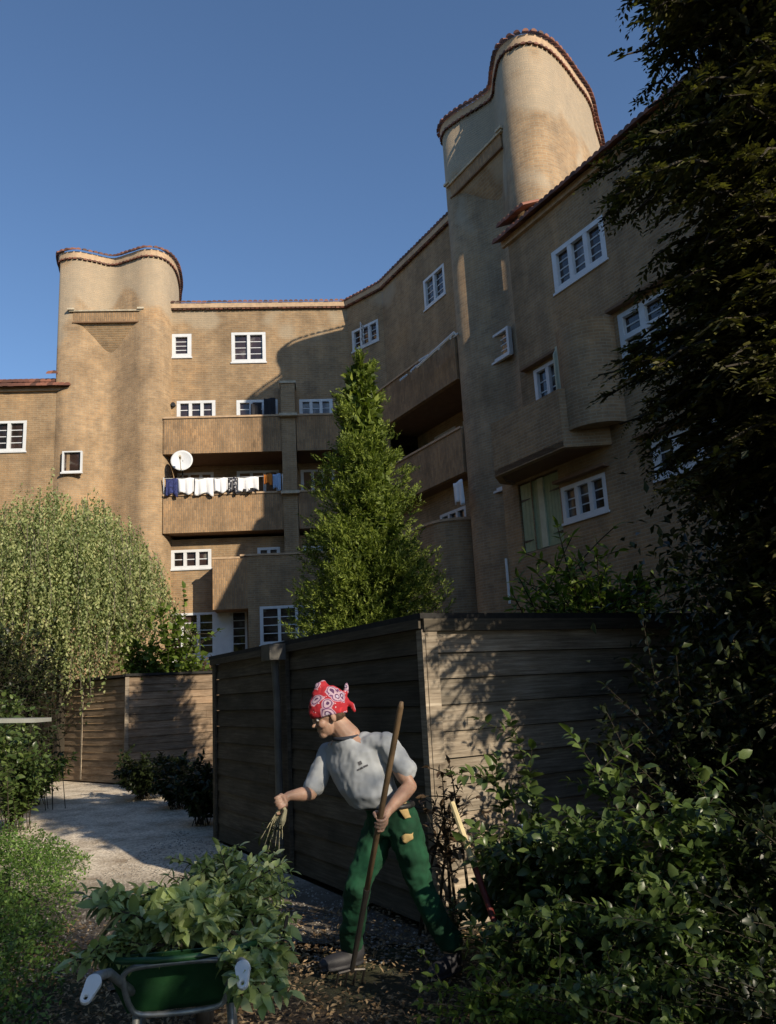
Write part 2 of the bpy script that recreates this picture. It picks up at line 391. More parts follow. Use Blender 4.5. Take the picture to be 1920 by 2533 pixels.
# loggia slabs, side cheek, parapets (soldier-course brick)
mb = MB()
FL.box(mb, 1.84, 6.05, -.99, .38, 9.2, 9.34); FL.box(mb, 0, 1.80, -.99, .38, 9.2, 9.34)
FL.box(mb, 1.84, 6.1, -.99, .38, 6.66, 6.80); FL.box(mb, 0, 1.80, -.99, .38, 6.66, 6.80)
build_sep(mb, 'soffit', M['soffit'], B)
for a0, a1 in ((2.27, 5.98), (0.02, 1.80)):
    for z0, z1 in ((9.2, 10.36), (6.66, 7.83)):
        mb = MB(); FL.box(mb, a0, a1, .38, .52, z0, z1); FL.box(mb, a1-.0, a1+.0001, .38, .5, z0, z1) if False else None
        mb.build('balcony_parapet', M['brick_soldier'], B)
        mb = MB(); FL.box(mb, a0, a1, .36, .56, z1+.002, z1+.06); mb.build('coping_stone', M['band'], B)
mb = MB(); FL.box(mb, 1.82, 2.27, 0, .6, 0, 11.45)   # pier between the balconies
mb.build('pier', M['brick'], B)
mb = MB()
for z in (10.3, 7.75): FL.box(mb, 1.76, 2.33, .58, .78, z, z+.09)
FL.box(mb, 1.78, 2.31, 0, .64, 11.45, 11.53); build_sep(mb, 'pier_ledge', M['stone'], B)
# projecting bay on the ground floor with an overhanging upper half
mb = MB()
wall(mb, FL, .2, 3.38, 0, 5.78, .95, [(1.37, 3.04, 3.1, 4.24)])
for (a, z0, z1) in ((3.38, 0, 4.2),):
    mb.face([FL.p(a, 0, z0), FL.p(a, .95, z0), FL.p(a, .95, z1), FL.p(a, 0, z1)])
mb.face([FL.p(.2, 0, 5.78), FL.p(3.38, 0, 5.78), FL.p(3.38, .95, 5.78), FL.p(.2, .95, 5.78)])
mb.face([FL.p(.2, 0, 0), FL.p(.2, .95, 0), FL.p(.2, .95, 5.78), FL.p(.2, 0, 5.78)])
mb.build('bay', M['brick'], B)
mb = MB(); FL.box(mb, 3.381, 4.42, .003, .953, 4.2, 5.72); mb.build('overhang', M['brick_soldier'], B)
mb = MB(); FL.box(mb, .2, 3.6, .8, .99, 5.782, 5.84); FL.box(mb, 3.6, 4.44, .8, .97, 5.722, 5.78); mb.build('coping_stone', M['band'], B)
window(FL, 1.37, 3.04, 3.1, 4.24, .93, 3, 4, fr=.1, mull=.09)
# --- corner piece
cw = (.2, 1.45, 12.68, 13.42)
mb = MB(); wall(mb, FC, 0, 1.705, 0, ZC+.06, 0, [cw]); build_sep(mb, 'wall', M['brick'], B)
window(FC, *cw, -.02, 3, 3)
sash = MB(); o = FC.p(.78, .02, 12.75)   # one casement standing open
dv = (FC.n*.75+FC.u*.45).normalized()*.42; o = Vector(o)
pz = lambda k, z: (o.x+dv.x*k, o.y+dv.y*k, z)
tn = FC.u*.03
for (k0, k1, z0, z1) in ((0, .14, 12.76, 13.36), (.86, 1, 12.76, 13.36), (.14, .86, 12.76, 12.84), (.14, .86, 13.28, 13.36), (.14, .86, 12.97, 13.0), (.14, .86, 13.13, 13.16)):
    a, b = Vector(pz(k0, z0)), Vector(pz(k1, z0)); h = z1-z0
    sash.hexa([a, b, b+tn, a+tn, a+Vector((0, 0, h)), b+Vector((0, 0, h)), b+tn+Vector((0, 0, h)), a+tn+Vector((0, 0, h))])
so = sash.build('casement', M['white'], B); so['label'] = 'white casement standing open'
# --- shaded facade
Rw = {'w1': (2.54, 3.70, 12.44, 13.38)}
mb = MB()
wall(mb, FR, 0, 5.0, 9.7, ZC+.06, 0, [Rw['w1'], (.4, 1.5, 10.3, 11.1), (2.4, 3.9, 10.3, 11.1)])
R2 = [(1.0, 2.2, 8.2, 9.1), (2.6, 4.0, 8.2, 9.1)]
wall(mb, FR, 0, 5.0, 6.9, 9.7, -1.0, R2)
wall(mb, FR, 0, 5.0, 0, 6.9, 0, [(2.6, 3.9, 5.62, 6.25)])
build_sep(mb, 'wall', M['brick'], B)
window(FR, *Rw['w1'], -.02, 2, 4); window(FR, .4, 1.5, 10.3, 11.1, -.02, 3, 3); window(FR, 2.4, 3.9, 10.3, 11.1, -.02, 3, 3)
for w_ in R2: window(FR, *w_, -1.02, 3, 3)
window(FR, 2.6, 3.9, 5.62, 6.25, -.02, 3, 2)
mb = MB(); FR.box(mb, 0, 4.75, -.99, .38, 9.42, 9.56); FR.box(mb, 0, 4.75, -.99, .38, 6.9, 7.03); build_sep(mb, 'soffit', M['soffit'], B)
for z0, z1 in ((9.42, 10.6), (6.9, 8.06)):
    mb = MB(); FR.box(mb, 0.1, 4.72, .38, .52, z0, z1); mb.build('balcony_parapet', M['brick_soldier'], B)
    mb = MB(); FR.box(mb, 0.1, 4.72, .36, .56, z1+.002, z1+.06); mb.build('coping_stone', M['band'], B)
mb = MB()   # ground floor bay with a rounded end
bp = [FR.p(.3, 0, 0)[:2], FR.p(.3, .9, 0)[:2]] + [FR.p(3.5+.9*math.sin(t), .9*math.cos(t), 0)[:2] for t in np.linspace(0, math.pi/2, 9)]
mb.prism(bp, 0, 5.75); mb.build('bay', M['brick'], B)
band('coping_stone', bp[1:], 5.752, 5.82, -1, .04, M['band'], B)
# --- towers
TL = [(9.43, .25), (9.25, .5), (8.81, .6), (8.34, .41), (7.75, .15), (7.15, .42), (6.57, .70), (6.08, .56), (5.82, 0), (5.8, -.9), (6.0, -2.2), (6.6, -3.6), (8.9, -3.6), (9.45, -2.0), (9.58, -.7)]
TR = [(8.66, -.12), (8.66, .38), (8.4, .68), (7.97, .76), (7.36, .48), (6.8, .18), (6.3, .27), (5.69, .50), (5.12, .60), (4.67, .34), (4.5, -.4), (4.45, -1.8), (4.9, -3.4), (5.81, -4.33), (7.09, -2.99), (7.69, -2.25), (8.07, -1.52), (8.45, -.74)]
TL_XY = [FL.p(a, n, 0)[:2] for a, n in spline(TL, 6)]; TR_XY = [FR.p(a, n, 0)[:2] for a, n in spline(TR, 6)]
def orient(xy):
    A = sum(xy[i][0]*xy[(i+1) % len(xy)][1]-xy[(i+1) % len(xy)][0]*xy[i][1] for i in range(len(xy)))
    return xy if A > 0 else xy[::-1]
for xy, top, lab in ((orient(TL_XY), 16.2, 'sunlit wavy tower on the left with a tiled edge'), (orient(TR_XY), 16.7, 'tall wavy tower on the right, half in shade')):
    mb = MB(); mb.prism(xy, 0, top, bottom=False)
    me_ = mb.build('tower', M['brick'], B, normals=False); me_['label'] = lab
    # smooth shading only on the sides
    bm = bmesh.new(); bm.from_mesh(me_.data); bmesh.ops.remove_doubles(bm, verts=bm.verts, dist=1e-4)
    for f in bm.faces: f.smooth = abs(f.normal.z) < .5
    bm.to_mesh(me_.data); bm.free()
    path = xy+[xy[0]]
    for o_ in (band('cornice', path, top-.24, top-.02, -1, .05, M['band'], B), coping('tile_coping', path, top+.04, -1, B, step=.17, ln=.26, r=.075), coping('tile_coping', path, top-.27, -1, B, step=.15, ln=.12, drop=.02, r=.06)):
        o_.parent = me_; o_.matrix_parent_inverse = (Matrix.Translation(B.location) @ me_.matrix_parent_inverse).inverted()
# ledges between the tower lobes
for F, a0, a1, z in ((FL, 6.75, 8.85, 14.05), (FR, 5.2, 7.5, 14.75)):
    def slab(mb, x0, x1, z0, z1, nt, nbm): mb.hexa([F.p(x0, 0, z0), F.p(x1, 0, z0), F.p(x1, nbm, z0), F.p(x0, nbm, z0), F.p(x0, 0, z1), F.p(x1, 0, z1), F.p(x1, nt, z1), F.p(x0, nt, z1)])
    mb = MB(); slab(mb, a0, a1, z-.36, z-.02, .62, .60); lo = mb.build('ledge', M['brick_soldier'], B)
    mb = MB(); slab(mb, a0+.02, a1-.02, z-1.3, z-.401, .55, .12); q = mb.build('corbel', M['brick'], B); q.parent = lo; q.matrix_parent_inverse = (Matrix.Translation(B.location) @ lo.matrix_parent_inverse).inverted()
    mb = MB(); slab(mb, a0-.12, a1+.12, z-.019, z+.025, .68, .67); slab(mb, a0-.16, a0+.06, z+.026, z+.09, .72, .72); slab(mb, a1-.06, a1+.16, z+.026, z+.09, .72, .72)
    
    for q in build_sep(mb, 'ledge_cap', M['stone'], B): q.parent = lo; q.matrix_parent_inverse = (Matrix.Translation(B.location) @ lo.matrix_parent_inverse).inverted()
    mb = MB(); slab(mb, a0-.01, a1+.01, z-.40, z-.36, .635, .63)
    q = mb.build('ledge_base', M['soffit'], B); q.parent = lo; q.matrix_parent_inverse = (Matrix.Translation(B.location) @ lo.matrix_parent_inverse).inverted()
# --- cornices of the middle part
for F, a0, a1, s_ in ((FL, 0, 5.9, 1), (FC, 0, 1.7, -1), (FR, 0, 4.8, -1)):
    path = [F.p(a, .0, 0)[:2] for a in np.linspace(a0, a1, 12)]
    sd = 1 if F is FL else -1
    band('cornice', path, ZC-.04, ZC+.13, sd, .12, M['band'], B)
    coping('tile_coping', path, ZC+.18, sd, B, ln=.28, r=.075); coping('tile_coping', path, ZC-.07, sd, B, ln=.18, drop=.02, r=.06, step=.15)
# --- low wings beyond the towers
LE = 11.45
lwin = [(10.2, 11.75, 9.45, 10.45)]
mb = MB(); wall(mb, FL, 9.12, 22, 0, LE, .45, lwin); mb.face([FL.p(9.12, -1, 0), FL.p(9.12, .45, 0), FL.p(9.12, .45, LE), FL.p(9.12, -1, LE)]); build_sep(mb, 'wall', M['brick'], B)
window(FL, *lwin[0], .43, 3, 4); 
rwin = [(9.31, 10.88, 9.52, 10.46), (10.95, 12.15, 7.02, 8.28), (11.38, 12.9, 4.95, 5.68), (8.86, 10.16, 4.68, 5.42), (7.46, 8.82, 4.3, 5.84), (8.36, 9.24, 7.3, 8.16)]
mb = MB(); wall(mb, FR, 7.9, 25.5, 0, LE, 1.0, rwin[:3]+[(8.86, 10.16, 4.68, 5.42), (7.9, 8.82, 4.3, 5.84), (8.36, 9.24, 7.3, 8.16)])
mb.face([FR.p(7.9, -.5, 6.0), FR.p(7.9, 1, 6.0), FR.p(7.9, 1, LE), FR.p(7.9, -.5, LE)])
wall(mb, FR, 6.9, 7.9, 0, 6.0, .999, [(7.46, 7.9, 4.3, 5.84)]); mb.face([FR.p(6.9, 0, 0), FR.p(6.9, 1, 0), FR.p(6.9, 1, 6.0), FR.p(6.9, 0, 6.0)])
build_sep(mb, 'wall', M['brick'], B)
window(FR, *rwin[0], .98, 3, 4, fr=.13, mull=.12); window(FR, *rwin[1], .98, 2, 6, fr=.12, mull=.14, transom=7.78); window(FR, *rwin[2], .98, 3, 3, fr=.13, mull=.12)
window(FR, *rwin[3], .98, 3, 3, fr=.1, mull=.1); window(FR, *rwin[5], .98, 2, 3, fr=.1)
tw = (6.04, 6.75, 9.34, 10.05); window(FR, tw[0], tw[1], tw[2], tw[3], .305, 1, 4, fr=.08)
window(FR, 5.65, 6.5, 6.12, 6.6, .40, 1, 2, fr=.07)
tl = (8.42, 9.02, 8.66, 9.34); fo = window(FL, *tl, .66, 1, 1, fr=.05); fo['label'] = 'small square window standing open in the tower'
# green double doors
mb = MB()
for a0, a1 in ((7.50, 8.12), (8.30, 8.80)):
    FR.box(mb, a0, a1, .9, .96, 4.32, 5.8)
    for k in range(1, 5): FR.box(mb, a0+(a1-a0)*k/5-.006, a0+(a1-a0)*k/5+.006, .961, .965, 4.35, 5.78)
dg = mb.build('door', M['door_green'], B); dg['label'] = 'pale green boarded door with black strap hinges'
def sub(o, par): o.parent = par; o.matrix_parent_inverse = (Matrix.Translation(B.location) @ par.matrix_parent_inverse).inverted(); return o
mb = MB(); FR.box(mb, 8.12, 8.30, .9, .99, 4.32, 5.8); sub(mb.build('door_frame', M['cream'], B), dg)
mb = MB()
for z in (4.55, 5.45):
    for a, s_ in ((7.52, 1), (8.78, -1)): mb.hexa([FR.p(*q) for q in ((a, .966, z-.025), (a+s_*.3, .966, z-.006), (a+s_*.3, .975, z-.006), (a, .975, z-.025), (a, .966, z+.025), (a+s_*.3, .966, z+.006), (a+s_*.3, .975, z+.006), (a, .975, z+.025))])
sub(mb.build('hinge', M['black'], B), dg)
# balcony on the near wing with a round turret screen
mb = MB(); bo = [(7.2, .3), (7.75, 1.8), (10.0, 1.8), (10.45, 1.0), (10.45, .9), (7.2, .2)]
mb = MB(); mb.prism(orient([FR.p(a, n, 0)[:2] for a, n in bo]), 5.9, 6.02); bal = mb.build('balcony', M['soffit'], B)
mb = MB(); path = [(7.2, .55), (7.3, 1.35), (7.75, 1.8), (10.0, 1.8), (10.45, 1.02)]
xy = [FR.p(a, n, 0)[:2] for a, n in path]; mb2 = MB()
pr = band('balcony_parapet', xy, 5.9-.003, 7.05, -1, .003, M['brick'], B); bpy.data.objects.remove(pr)
inner = [FR.p(a, n, 0)[:2] for a, n in [(10.3, .98), (9.92, 1.66), (7.8, 1.66), (7.42, 1.27), (7.34, .55)]]
mb = MB(); mb.prism(orient(xy+inner), 5.88, 7.05); sub(mb.build('balcony_parapet', M['brick'], B), bal)
tc, tr_ = (10.18, 1.0), .66
arc = [FR.p(tc[0]-tr_*math.cos(t), tc[1]+tr_*math.sin(t), 0)[:2] for t in np.linspace(0.15, math.pi, 18)]
arci = [FR.p(tc[0]-(tr_-.1)*math.cos(t), tc[1]+(tr_-.1)*math.sin(t), 0)[:2] for t in np.linspace(.15, math.pi, 18)][::-1]
mb = MB(); mb.prism(orient(arc+arci), 7.05, 8.3, bottom=False); mb.prism(orient([FR.p(tc[0]-(tr_+.04)*math.cos(t), tc[1]+(tr_+.04)*math.sin(t), 0)[:2] for t in np.linspace(.9, math.pi, 14)]), 6.2, 7.049)
sub(mb.build('turret', M['brick'], B), bal)
mb = MB(); FR.box(mb, 9.48, 9.56, 1.02, 1.32, 7.06, 8.2); mb.tube([FR.p(9.45, 1.3, 7.0), FR.p(9.45, 1.3, 8.05), FR.p(9.5, 1.2, 8.25)], .05, 8); sub(mb.build('screen_frame', M['cream'], B), bal)
mb = MB()     # brick eyebrow ledges above windows
for a0, a1, z in ((8.1, 9.3, 8.22), (10.8, 12.4, 8.36), (11.1, 13.1, 5.76), (8.8, 10.3, 5.5)): FR.box(mb, a0, a1, 1.0, 1.16, z, z+.06)
build_sep(mb, 'drip_ledge', M['soffit'], B)
# tiled lean edges of the low wings
for F, a0, a1, n, s_ in ((FL, 8.95, 22, .45, 1), (FR, 7.75, 25.5, 1.0, -1)):
    path = [F.p(a, n, 0)[:2] for a in np.linspace(a0, a1, 8)]
    coping('tile_coping', path, LE+.12, s_, B, ln=.5, drop=.16); 
    path2 = [F.p(a, n-.38, 0)[:2] for a in np.linspace(a0, a1, 8)]
    coping('tile_roof', path2, LE+.40, s_, B, ln=.5, drop=.16)
    band('cornice', path, LE-.05, LE+.10, s_, .08, M['band'], B)
    mb = MB(); F.box(mb, a0+.2, a1, -9, n-.45, LE-.4, LE+.5); build_sep(mb, 'roof', M['tile'], B)
F = FL; coping('tile_roof', [F.p(a, .2, 0)[:2] for a in np.linspace(8.9, 9.75, 3)], LE+.62, 1, B, ln=.5, drop=.16)
coping('tile_roof', [FR.p(a, .8, 0)[:2] for a in np.linspace(7.7, 8.7, 3)], LE+.62, -1, B, ln=.5, drop=.16)
# solid bodies behind the walls
mb = MB()
FL.box(mb, -6, 6.2, -9, -1.02, 0, ZC+.05); FL.box(mb, -6, 6.2, -1.02, -.2, 9.5, ZC+.05); FL.box(mb, 9.0, 21.9, -9, .2, 0, LE+.02)
FR.box(mb, 0, 5.5, -9, -1.02, 0, ZC+.05); FR.box(mb, 0, 5.5, -1.02, -.2, 9.75, ZC+.05); FR.box(mb, 8.1, 25.4, -9, .8, 0, LE+.02)
FL.box(mb, 6.2, 9.2, -9, -3.0, 0, 12.2); FR.box(mb, 5.5, 8.2, -9, -1.5, 0, 12.2)
build_sep(mb, 'inner_walls', M['soffit'], B)

for a, n, z0, z1 in ((6.86, 1.03, 3.3, 4.3), (2.2, .98, 3.2, 4.1)):
    mb = MB(); mb.tube([FR.p(a, n, z0), FR.p(a, n, z1)], .03, 8); mb.build('pipe', M['white'], B)
# --- fixtures on the facades
def clothes_rods():
    mb = MB()
    mb.tube([FR.p(3.55, 1.0, 10.12), FR.p(5.45, 1.0, 10.3)], .05, 6)
    for (a, z, b, y) in ((3.32, 10.55, 3.76, 10.24), (4.15, 10.55, 4.75, 10.16), (4.84, 10.54, 5.32, 10.22), (2.59, 10.52, 3.27, 10.12), (2.06, 10.44, 2.66, 10.09)):
        mb.tube([FR.p(a, .4, z+.15), FR.p(b, 1.05, y-.02)], .03, 5)
    return mb
t = thing('clothes_rack', FR.p(3.6, 1.0, 10.2), 'pale metal clothes drying arms sticking out of the shaded facade above the balcony', 'clothes rack')
clothes_rods().build('arm', plain('galvanised', (.75, .75, .73), .6, 0), t)
# satellite dish
t = thing('satellite_dish', FL.p(5.38, .5, 8.0), 'round white satellite dish on the sunlit balcony above the laundry', 'satellite dish')
c = Vector(FL.p(5.38, .72, 8.93)); ax = (Vector((.12, -1, .18))).normalized(); sx = ax.cross(Vector((0, 0, 1))).normalized(); sz = sx.cross(ax)
mb = MB(); i0 = 0; R_ = .345
for k in range(7):
    r = R_*k/6
    for j in range(32):
        th = 2*math.pi*j/32; mb.v.append(tuple(c + sx*r*math.cos(th)*.97 + sz*r*math.sin(th) - ax*(.07*(1-(r/R_)**2))))
for k in range(6):
    for j in range(32): mb.f.append((k*32+j, k*32+(j+1) % 32, (k+1)*32+(j+1) % 32, (k+1)*32+j))
d = mb.build('dish', M['white'], t, smooth=True); md = d.modifiers.new('s', 'SOLIDIFY'); md.thickness = .015
mb = MB(); mb.tube([c-ax*.05-sz*.3, c-sz*.36+ax*.1, c-sz*.1+ax*.36], .012, 6); mb.build('arm', M['stone'], t)
mb = MB(); mb.tube([c-sz*.1+ax*.3, c-sz*.06+ax*.42], .035, 8); mb.build('receiver', M['stone'], t)
mb = MB(); mb.tube([c-ax*.08, c-ax*.2-sz*.1, Vector(FL.p(5.38, .45, 7.85))], .02, 6); mb.build('pole', M['black'], t)
mb = MB(); mb.tube([FL.p(5.76, .0, 11.0), FL.p(5.76, .14, 11.0)], .07, 10); mb.tube([FL.p(5.93, .0, 11.2), FL.p(5.93, .2, 11.1), FL.p(5.93, .2, 10.4)], .012, 5)
tag(mb.build('wall_lamp', M['black'], None), 'small black round lamp on the sunlit wall left of the upper balcony windows', 'lamp')
# laundry
def cloth(name, F, a0, a1, ztop, zbot, n, m, label, group=None, hem=.03, cat='laundry'):
    nx, nz = 14, 8; V = []; ph = random.uniform(0, 6)
    for j in range(nz+1):
        for i in range(nx+1):
            u, v = i/nx, j/nz; a = a0+(a1-a0)*u
            z = ztop+(zbot-ztop)*v*(1+.10*math.sin(ph)+.08*math.sin(u*5+ph)) + (hem*math.sin(u*9+ph)*v) - .02*math.sin(math.pi*u*2)*(1-v)
            V.append(F.p(a, n+.035*math.sin(u*14+ph)*v+.01*math.sin(u*31+ph*2), z))
    mb = MB(); mb.v = V
    for j in range(nz):
        for i in range(nx): k = j*(nx+1)+i; mb.f.append((k, k+1, k+nx+2, k+nx+1))
    o = mb.build(name, m, None, smooth=True); s_ = o.modifiers.new('s', 'SOLIDIFY'); s_.thickness = .008
    return tag(o, label, cat, group)
mb = MB(); mb.tube([FL.p(5.92, .62, 8.38), FL.p(4.1, .62, 8.34), FL.p(2.3, .62, 8.37)], .008, 5); mb.tube([FL.p(5.95, .5, 7.85), FL.p(5.95, .62, 8.42)], .02, 6); mb.tube([FL.p(2.28, .5, 7.85), FL.p(2.28, .62, 8.42)], .02, 6)
tag(mb.build('clothes_line', M['white'], None), 'white clothes line strung along the sunlit middle balcony', 'clothes line')
sheet = plain('white_cloth', (.82, .82, .84), .9, var=.05); navy = plain('navy_cloth', (.03, .04, .14), .9, var=.7, scale=18); blk = plain('black_cloth', (.02, .02, .025), .9)
two = None
G = 'laundry on the middle balcony'
def patterned():
    m, t, b = mat('print_cloth'); v = N(t, 'ShaderNodeTexVoronoi'); v.inputs['Scale'].default_value = 14; t.links.new(N(t, 'ShaderNodeTexCoord').outputs['Object'], v.inputs['Vector'])
    r = ramp(t, v.outputs['Distance'], [(.3, (.5, .5, .52)), (.45, (.02, .02, .03))]); t.links.new(r.outputs[0], b.inputs['Base Color']); return m
cloth('garment', FL, 5.88, 5.52, 8.36, 7.86, .63, navy, 'dark blue patterned garment at the left end of the clothes line', G)
cloth('bath_towel', FL, 5.50, 5.02, 8.36, 7.84, .64, sheet, 'leftmost white towel on the clothes line, below the satellite dish', G)
cloth('bed_sheet', FL, 5.0, 4.42, 8.34, 7.85, .62, sheet, 'white sheet second from the left among the white laundry', G)
cloth('pillowcase', FL, 4.40, 3.98, 8.33, 7.86, .65, sheet, 'white pillowcase just left of the black printed shirt', G)
cloth('shirt', FL, 3.96, 3.70, 8.34, 7.88, .63, patterned(), 'black and white printed shirt hanging between the white sheets', G)
cloth('bed_sheet', FL, 3.66, 3.02, 8.33, 7.93, .64, sheet, 'white sheet right of the black printed shirt', G)
cloth('sock_row', FL, 3.5, 3.15, 7.97, 7.86, .655, blk, 'small black garment peeping out below the right white sheet', G)
cloth('orange_towel', FL, 2.86, 2.60, 8.42, 8.1, .63, plain('orange_cloth', (.62, .20, .03), .9), 'orange cloth in the shade near the pier', G)
cloth('blue_towel', FL, 2.58, 2.33, 8.42, 7.9, .63, plain('blue_cloth', (.32, .46, .68), .9), 'light blue towel at the right end of the clothes line', G)
cloth('dark_coat', FL, 3.25, 2.92, 10.9, 10.42, .3, blk, 'left one of the dark garments in front of the upper balcony window', 'dark clothes on the upper balcony')
cloth('dark_coat', FL, 2.83, 2.45, 11.05, 10.42, .34, blk, 'right one of the dark garments in front of the upper balcony window, by the pier', 'dark clothes on the upper balcony')
cloth('white_towel', FR, 4.80, 5.22, 6.55, 5.95, .92, sheet, 'lone white towel hanging on the shaded facade right of the conifer')

# ================================================================== SHEDS
def boarded(name, o, az, length, height, pitch, m, parent, thick=.022, naz=None, z0=.02, seed=1):
    F = Frame(o, az, naz); mb = MB(); rr = random.Random(seed); z = z0
    while z < height-.02:
        z1 = min(z+pitch-.006, height); a = 0.0
        cut = rr.uniform(.35, .7)*length if length > 3 else length
        for (x0, x1) in ((0, cut), (cut+.003, length)) if cut < length else ((0, length),):
            j = rr.uniform(-.003, .003)
            P = [F.p(x0, 0, z), F.p(x1, 0, z), F.p(x1, thick+.012+j, z), F.p(x0, thick+.012+j, z), F.p(x0, 0, z1), F.p(x1, 0, z1), F.p(x1, thick-.006+j, z1), F.p(x0, thick-.006+j, z1)]
            mb.hexa(P)
        z += pitch
    return mb.build(name, m, parent)
S0 = (.22, 5.80, 0)
shed = thing('garden_shed', S0, 'dark weathered board shed with flat felt roof behind the gardener', 'shed')
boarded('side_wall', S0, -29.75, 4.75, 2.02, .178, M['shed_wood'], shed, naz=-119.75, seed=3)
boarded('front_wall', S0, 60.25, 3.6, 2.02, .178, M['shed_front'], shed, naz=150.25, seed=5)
FS = Frame(S0, -29.75, -119.75); FS2 = Frame(S0, 60.25, 150.25)
mb = MB(); FS.box(mb, -.01, 4.74, -3.55, -.02, 0, 2.03); mb.build('core', M['felt'], shed)
mb = MB(); FS.box(mb, -.06, 4.84, -3.7, .075, 2.036, 2.075); build_sep(mb, 'roof', M['felt'], shed)
mb = MB(); FS.box(mb, -.065, -.03, -3.6, .05, 1.95, 2.035); FS.box(mb, -.03, 4.8, .045, .075, 1.97, 2.035); mb.build('fascia', M['shed_wood'], shed)
mb = MB(); FS.box(mb, -.045, .03, .036, .062, .02, 1.96); FS.box(mb, -.052, -.036, -.06, .036, .02, 1.96) ; mb.build('corner_post', M['shed_front'], shed)
mb = MB(); FS.box(mb, 2.42, 2.56, .036, .075, .02, 1.98); FS.box(mb, 4.66, 4.75, .036, .06, .02, 1.98); build_sep(mb, 'batten', M['shed_wood'], shed)
mb = MB(); FS.box(mb, 2.40, 2.62, .078, .24, 1.90, 2.05)
mb.tube([FS.p(2.51, .15, 1.9), FS.p(2.51, .13, 1.55), FS.p(2.51, .13, .15)], .035, 10); mb.build('downpipe', plain('dull_plastic', (.10, .095, .085), .6, var=.3), shed)
S1 = (-5.60, 17.3, 0)
bs = thing('garden_shed', S1, 'brown board shed at the end of the gravel path under the weeping birch', 'shed')
boarded('front_wall', S1, 60, 4.5, 2.14, .15, M['back_wood'], bs, naz=150, seed=8, thick=.03)
boarded('side_wall', S1, -48, 3.9, 2.12, .15, M['back_wood'], bs, naz=-138, seed=9)
FB = Frame(S1, 60, 150); FB2 = Frame(S1, -48, -138)
mb = MB(); FB.box(mb, 0, 4.4, -2.4, -.02, 0, 2.12); mb.build('core', M['felt'], bs)
mb = MB(); FB.box(mb, -.05, 4.5, -2.5, .09, 2.15, 2.2); FB2.box(mb, 0, 3.95, -1.6, .08, 2.14, 2.19); build_sep(mb, 'roof', M['felt'], bs)
mb = MB(); FB.box(mb, -.05, .03, .04, .07, 0, 2.13); mb.build('corner_post', M['shed_front'], bs)
mb = MB(); FB2.box(mb, 1.75, 1.80, .036, .055, .05, 2.1); FB2.box(mb, 3.82, 3.9, .036, .06, .05, 2.1); build_sep(mb, 'batten', M['shed_front'], bs)

# ================================================================== GROUND
def ground_mat():
    m, t, b = mat('soil'); g = objsrc(t); n = noise(t, g, 9, 10, .75); n2 = noise(t, g, .7, 4)
    r = ramp(t, n.outputs[0], [(.3, (.03, .022, .015)), (.55, (.085, .06, .04)), (.75, (.19, .14, .09))])
    c = mixc(t, ramp(t, n2.outputs[0], [(.42, 0.0), (.6, .6)]).outputs[0], r.outputs[0], (.045, .07, .02))
    t.links.new(c, b.inputs['Base Color']); b.inputs['Roughness'].default_value = 1; bump(t, n.outputs[0], b, .9, .05); return m
def gravel_mat():
    m, t, b = mat('gravel'); g = objsrc(t); v = N(t, 'ShaderNodeTexVoronoi'); v.inputs['Scale'].default_value = 48; t.links.new(g, v.inputs['Vector'])
    n2 = noise(t, g, 1.6, 6, .7); n3 = noise(t, g, 30, 4, .7)
    sep = N(t, 'ShaderNodeSeparateColor'); t.links.new(v.outputs['Color'], sep.inputs[0])
    r = ramp(t, sep.outputs[0], [(0, (.47, .39, .30)), (.5, (.74, .64, .51)), (1, (.90, .81, .68))])
    c = mixc(t, 1.0, r.outputs[0], ramp(t, n2.outputs[0], [(.3, (.5, .45, .4)), (.55, (1, 1, 1)), (.8, (1.15, 1.12, 1.1))]).outputs[0], 'MULTIPLY')
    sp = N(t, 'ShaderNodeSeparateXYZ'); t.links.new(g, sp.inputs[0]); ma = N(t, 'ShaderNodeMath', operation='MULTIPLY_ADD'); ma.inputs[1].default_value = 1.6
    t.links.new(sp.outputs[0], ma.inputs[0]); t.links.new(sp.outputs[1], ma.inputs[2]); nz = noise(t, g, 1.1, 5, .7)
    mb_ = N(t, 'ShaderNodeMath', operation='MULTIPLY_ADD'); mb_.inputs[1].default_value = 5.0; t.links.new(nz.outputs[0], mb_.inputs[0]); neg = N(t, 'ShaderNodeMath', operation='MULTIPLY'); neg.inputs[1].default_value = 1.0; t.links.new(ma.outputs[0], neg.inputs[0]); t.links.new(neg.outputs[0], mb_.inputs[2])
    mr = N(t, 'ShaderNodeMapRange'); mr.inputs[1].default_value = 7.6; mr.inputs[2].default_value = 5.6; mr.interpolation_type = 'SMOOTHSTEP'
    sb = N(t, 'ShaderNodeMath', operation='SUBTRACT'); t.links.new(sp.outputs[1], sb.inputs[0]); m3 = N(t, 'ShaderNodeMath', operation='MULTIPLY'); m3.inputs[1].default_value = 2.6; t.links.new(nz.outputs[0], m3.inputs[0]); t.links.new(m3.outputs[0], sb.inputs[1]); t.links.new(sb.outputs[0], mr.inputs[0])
    c = mixc(t, mr.outputs[0], c, mixc(t, n3.outputs[0], (.05, .04, .03), (.20, .165, .125)))  # near end darkened: soil mixed in, and its shade put into the colour
    t.links.new(c, b.inputs['Base Color']); b.inputs['Roughness'].default_value = .95; bump(t, v.outputs['Distance'], b, .5, .015); return m
me = bpy.data.meshes.new('ground'); n = 60
xs = np.concatenate([[-400, -150, -60], np.linspace(-25, 25, n), [60, 150, 400]]); ys = np.concatenate([[-400, -100], np.linspace(-10, 40, n), [100, 400]])
X, Y = np.meshgrid(xs, ys); Z = -.03+.0*X
V = np.stack([X, Y, Z], -1).reshape(-1, 3); w = len(xs)
Fq = np.array([[j*w+i, j*w+i+1, (j+1)*w+i+1, (j+1)*w+i] for j in range(len(ys)-1) for i in range(w-1)])
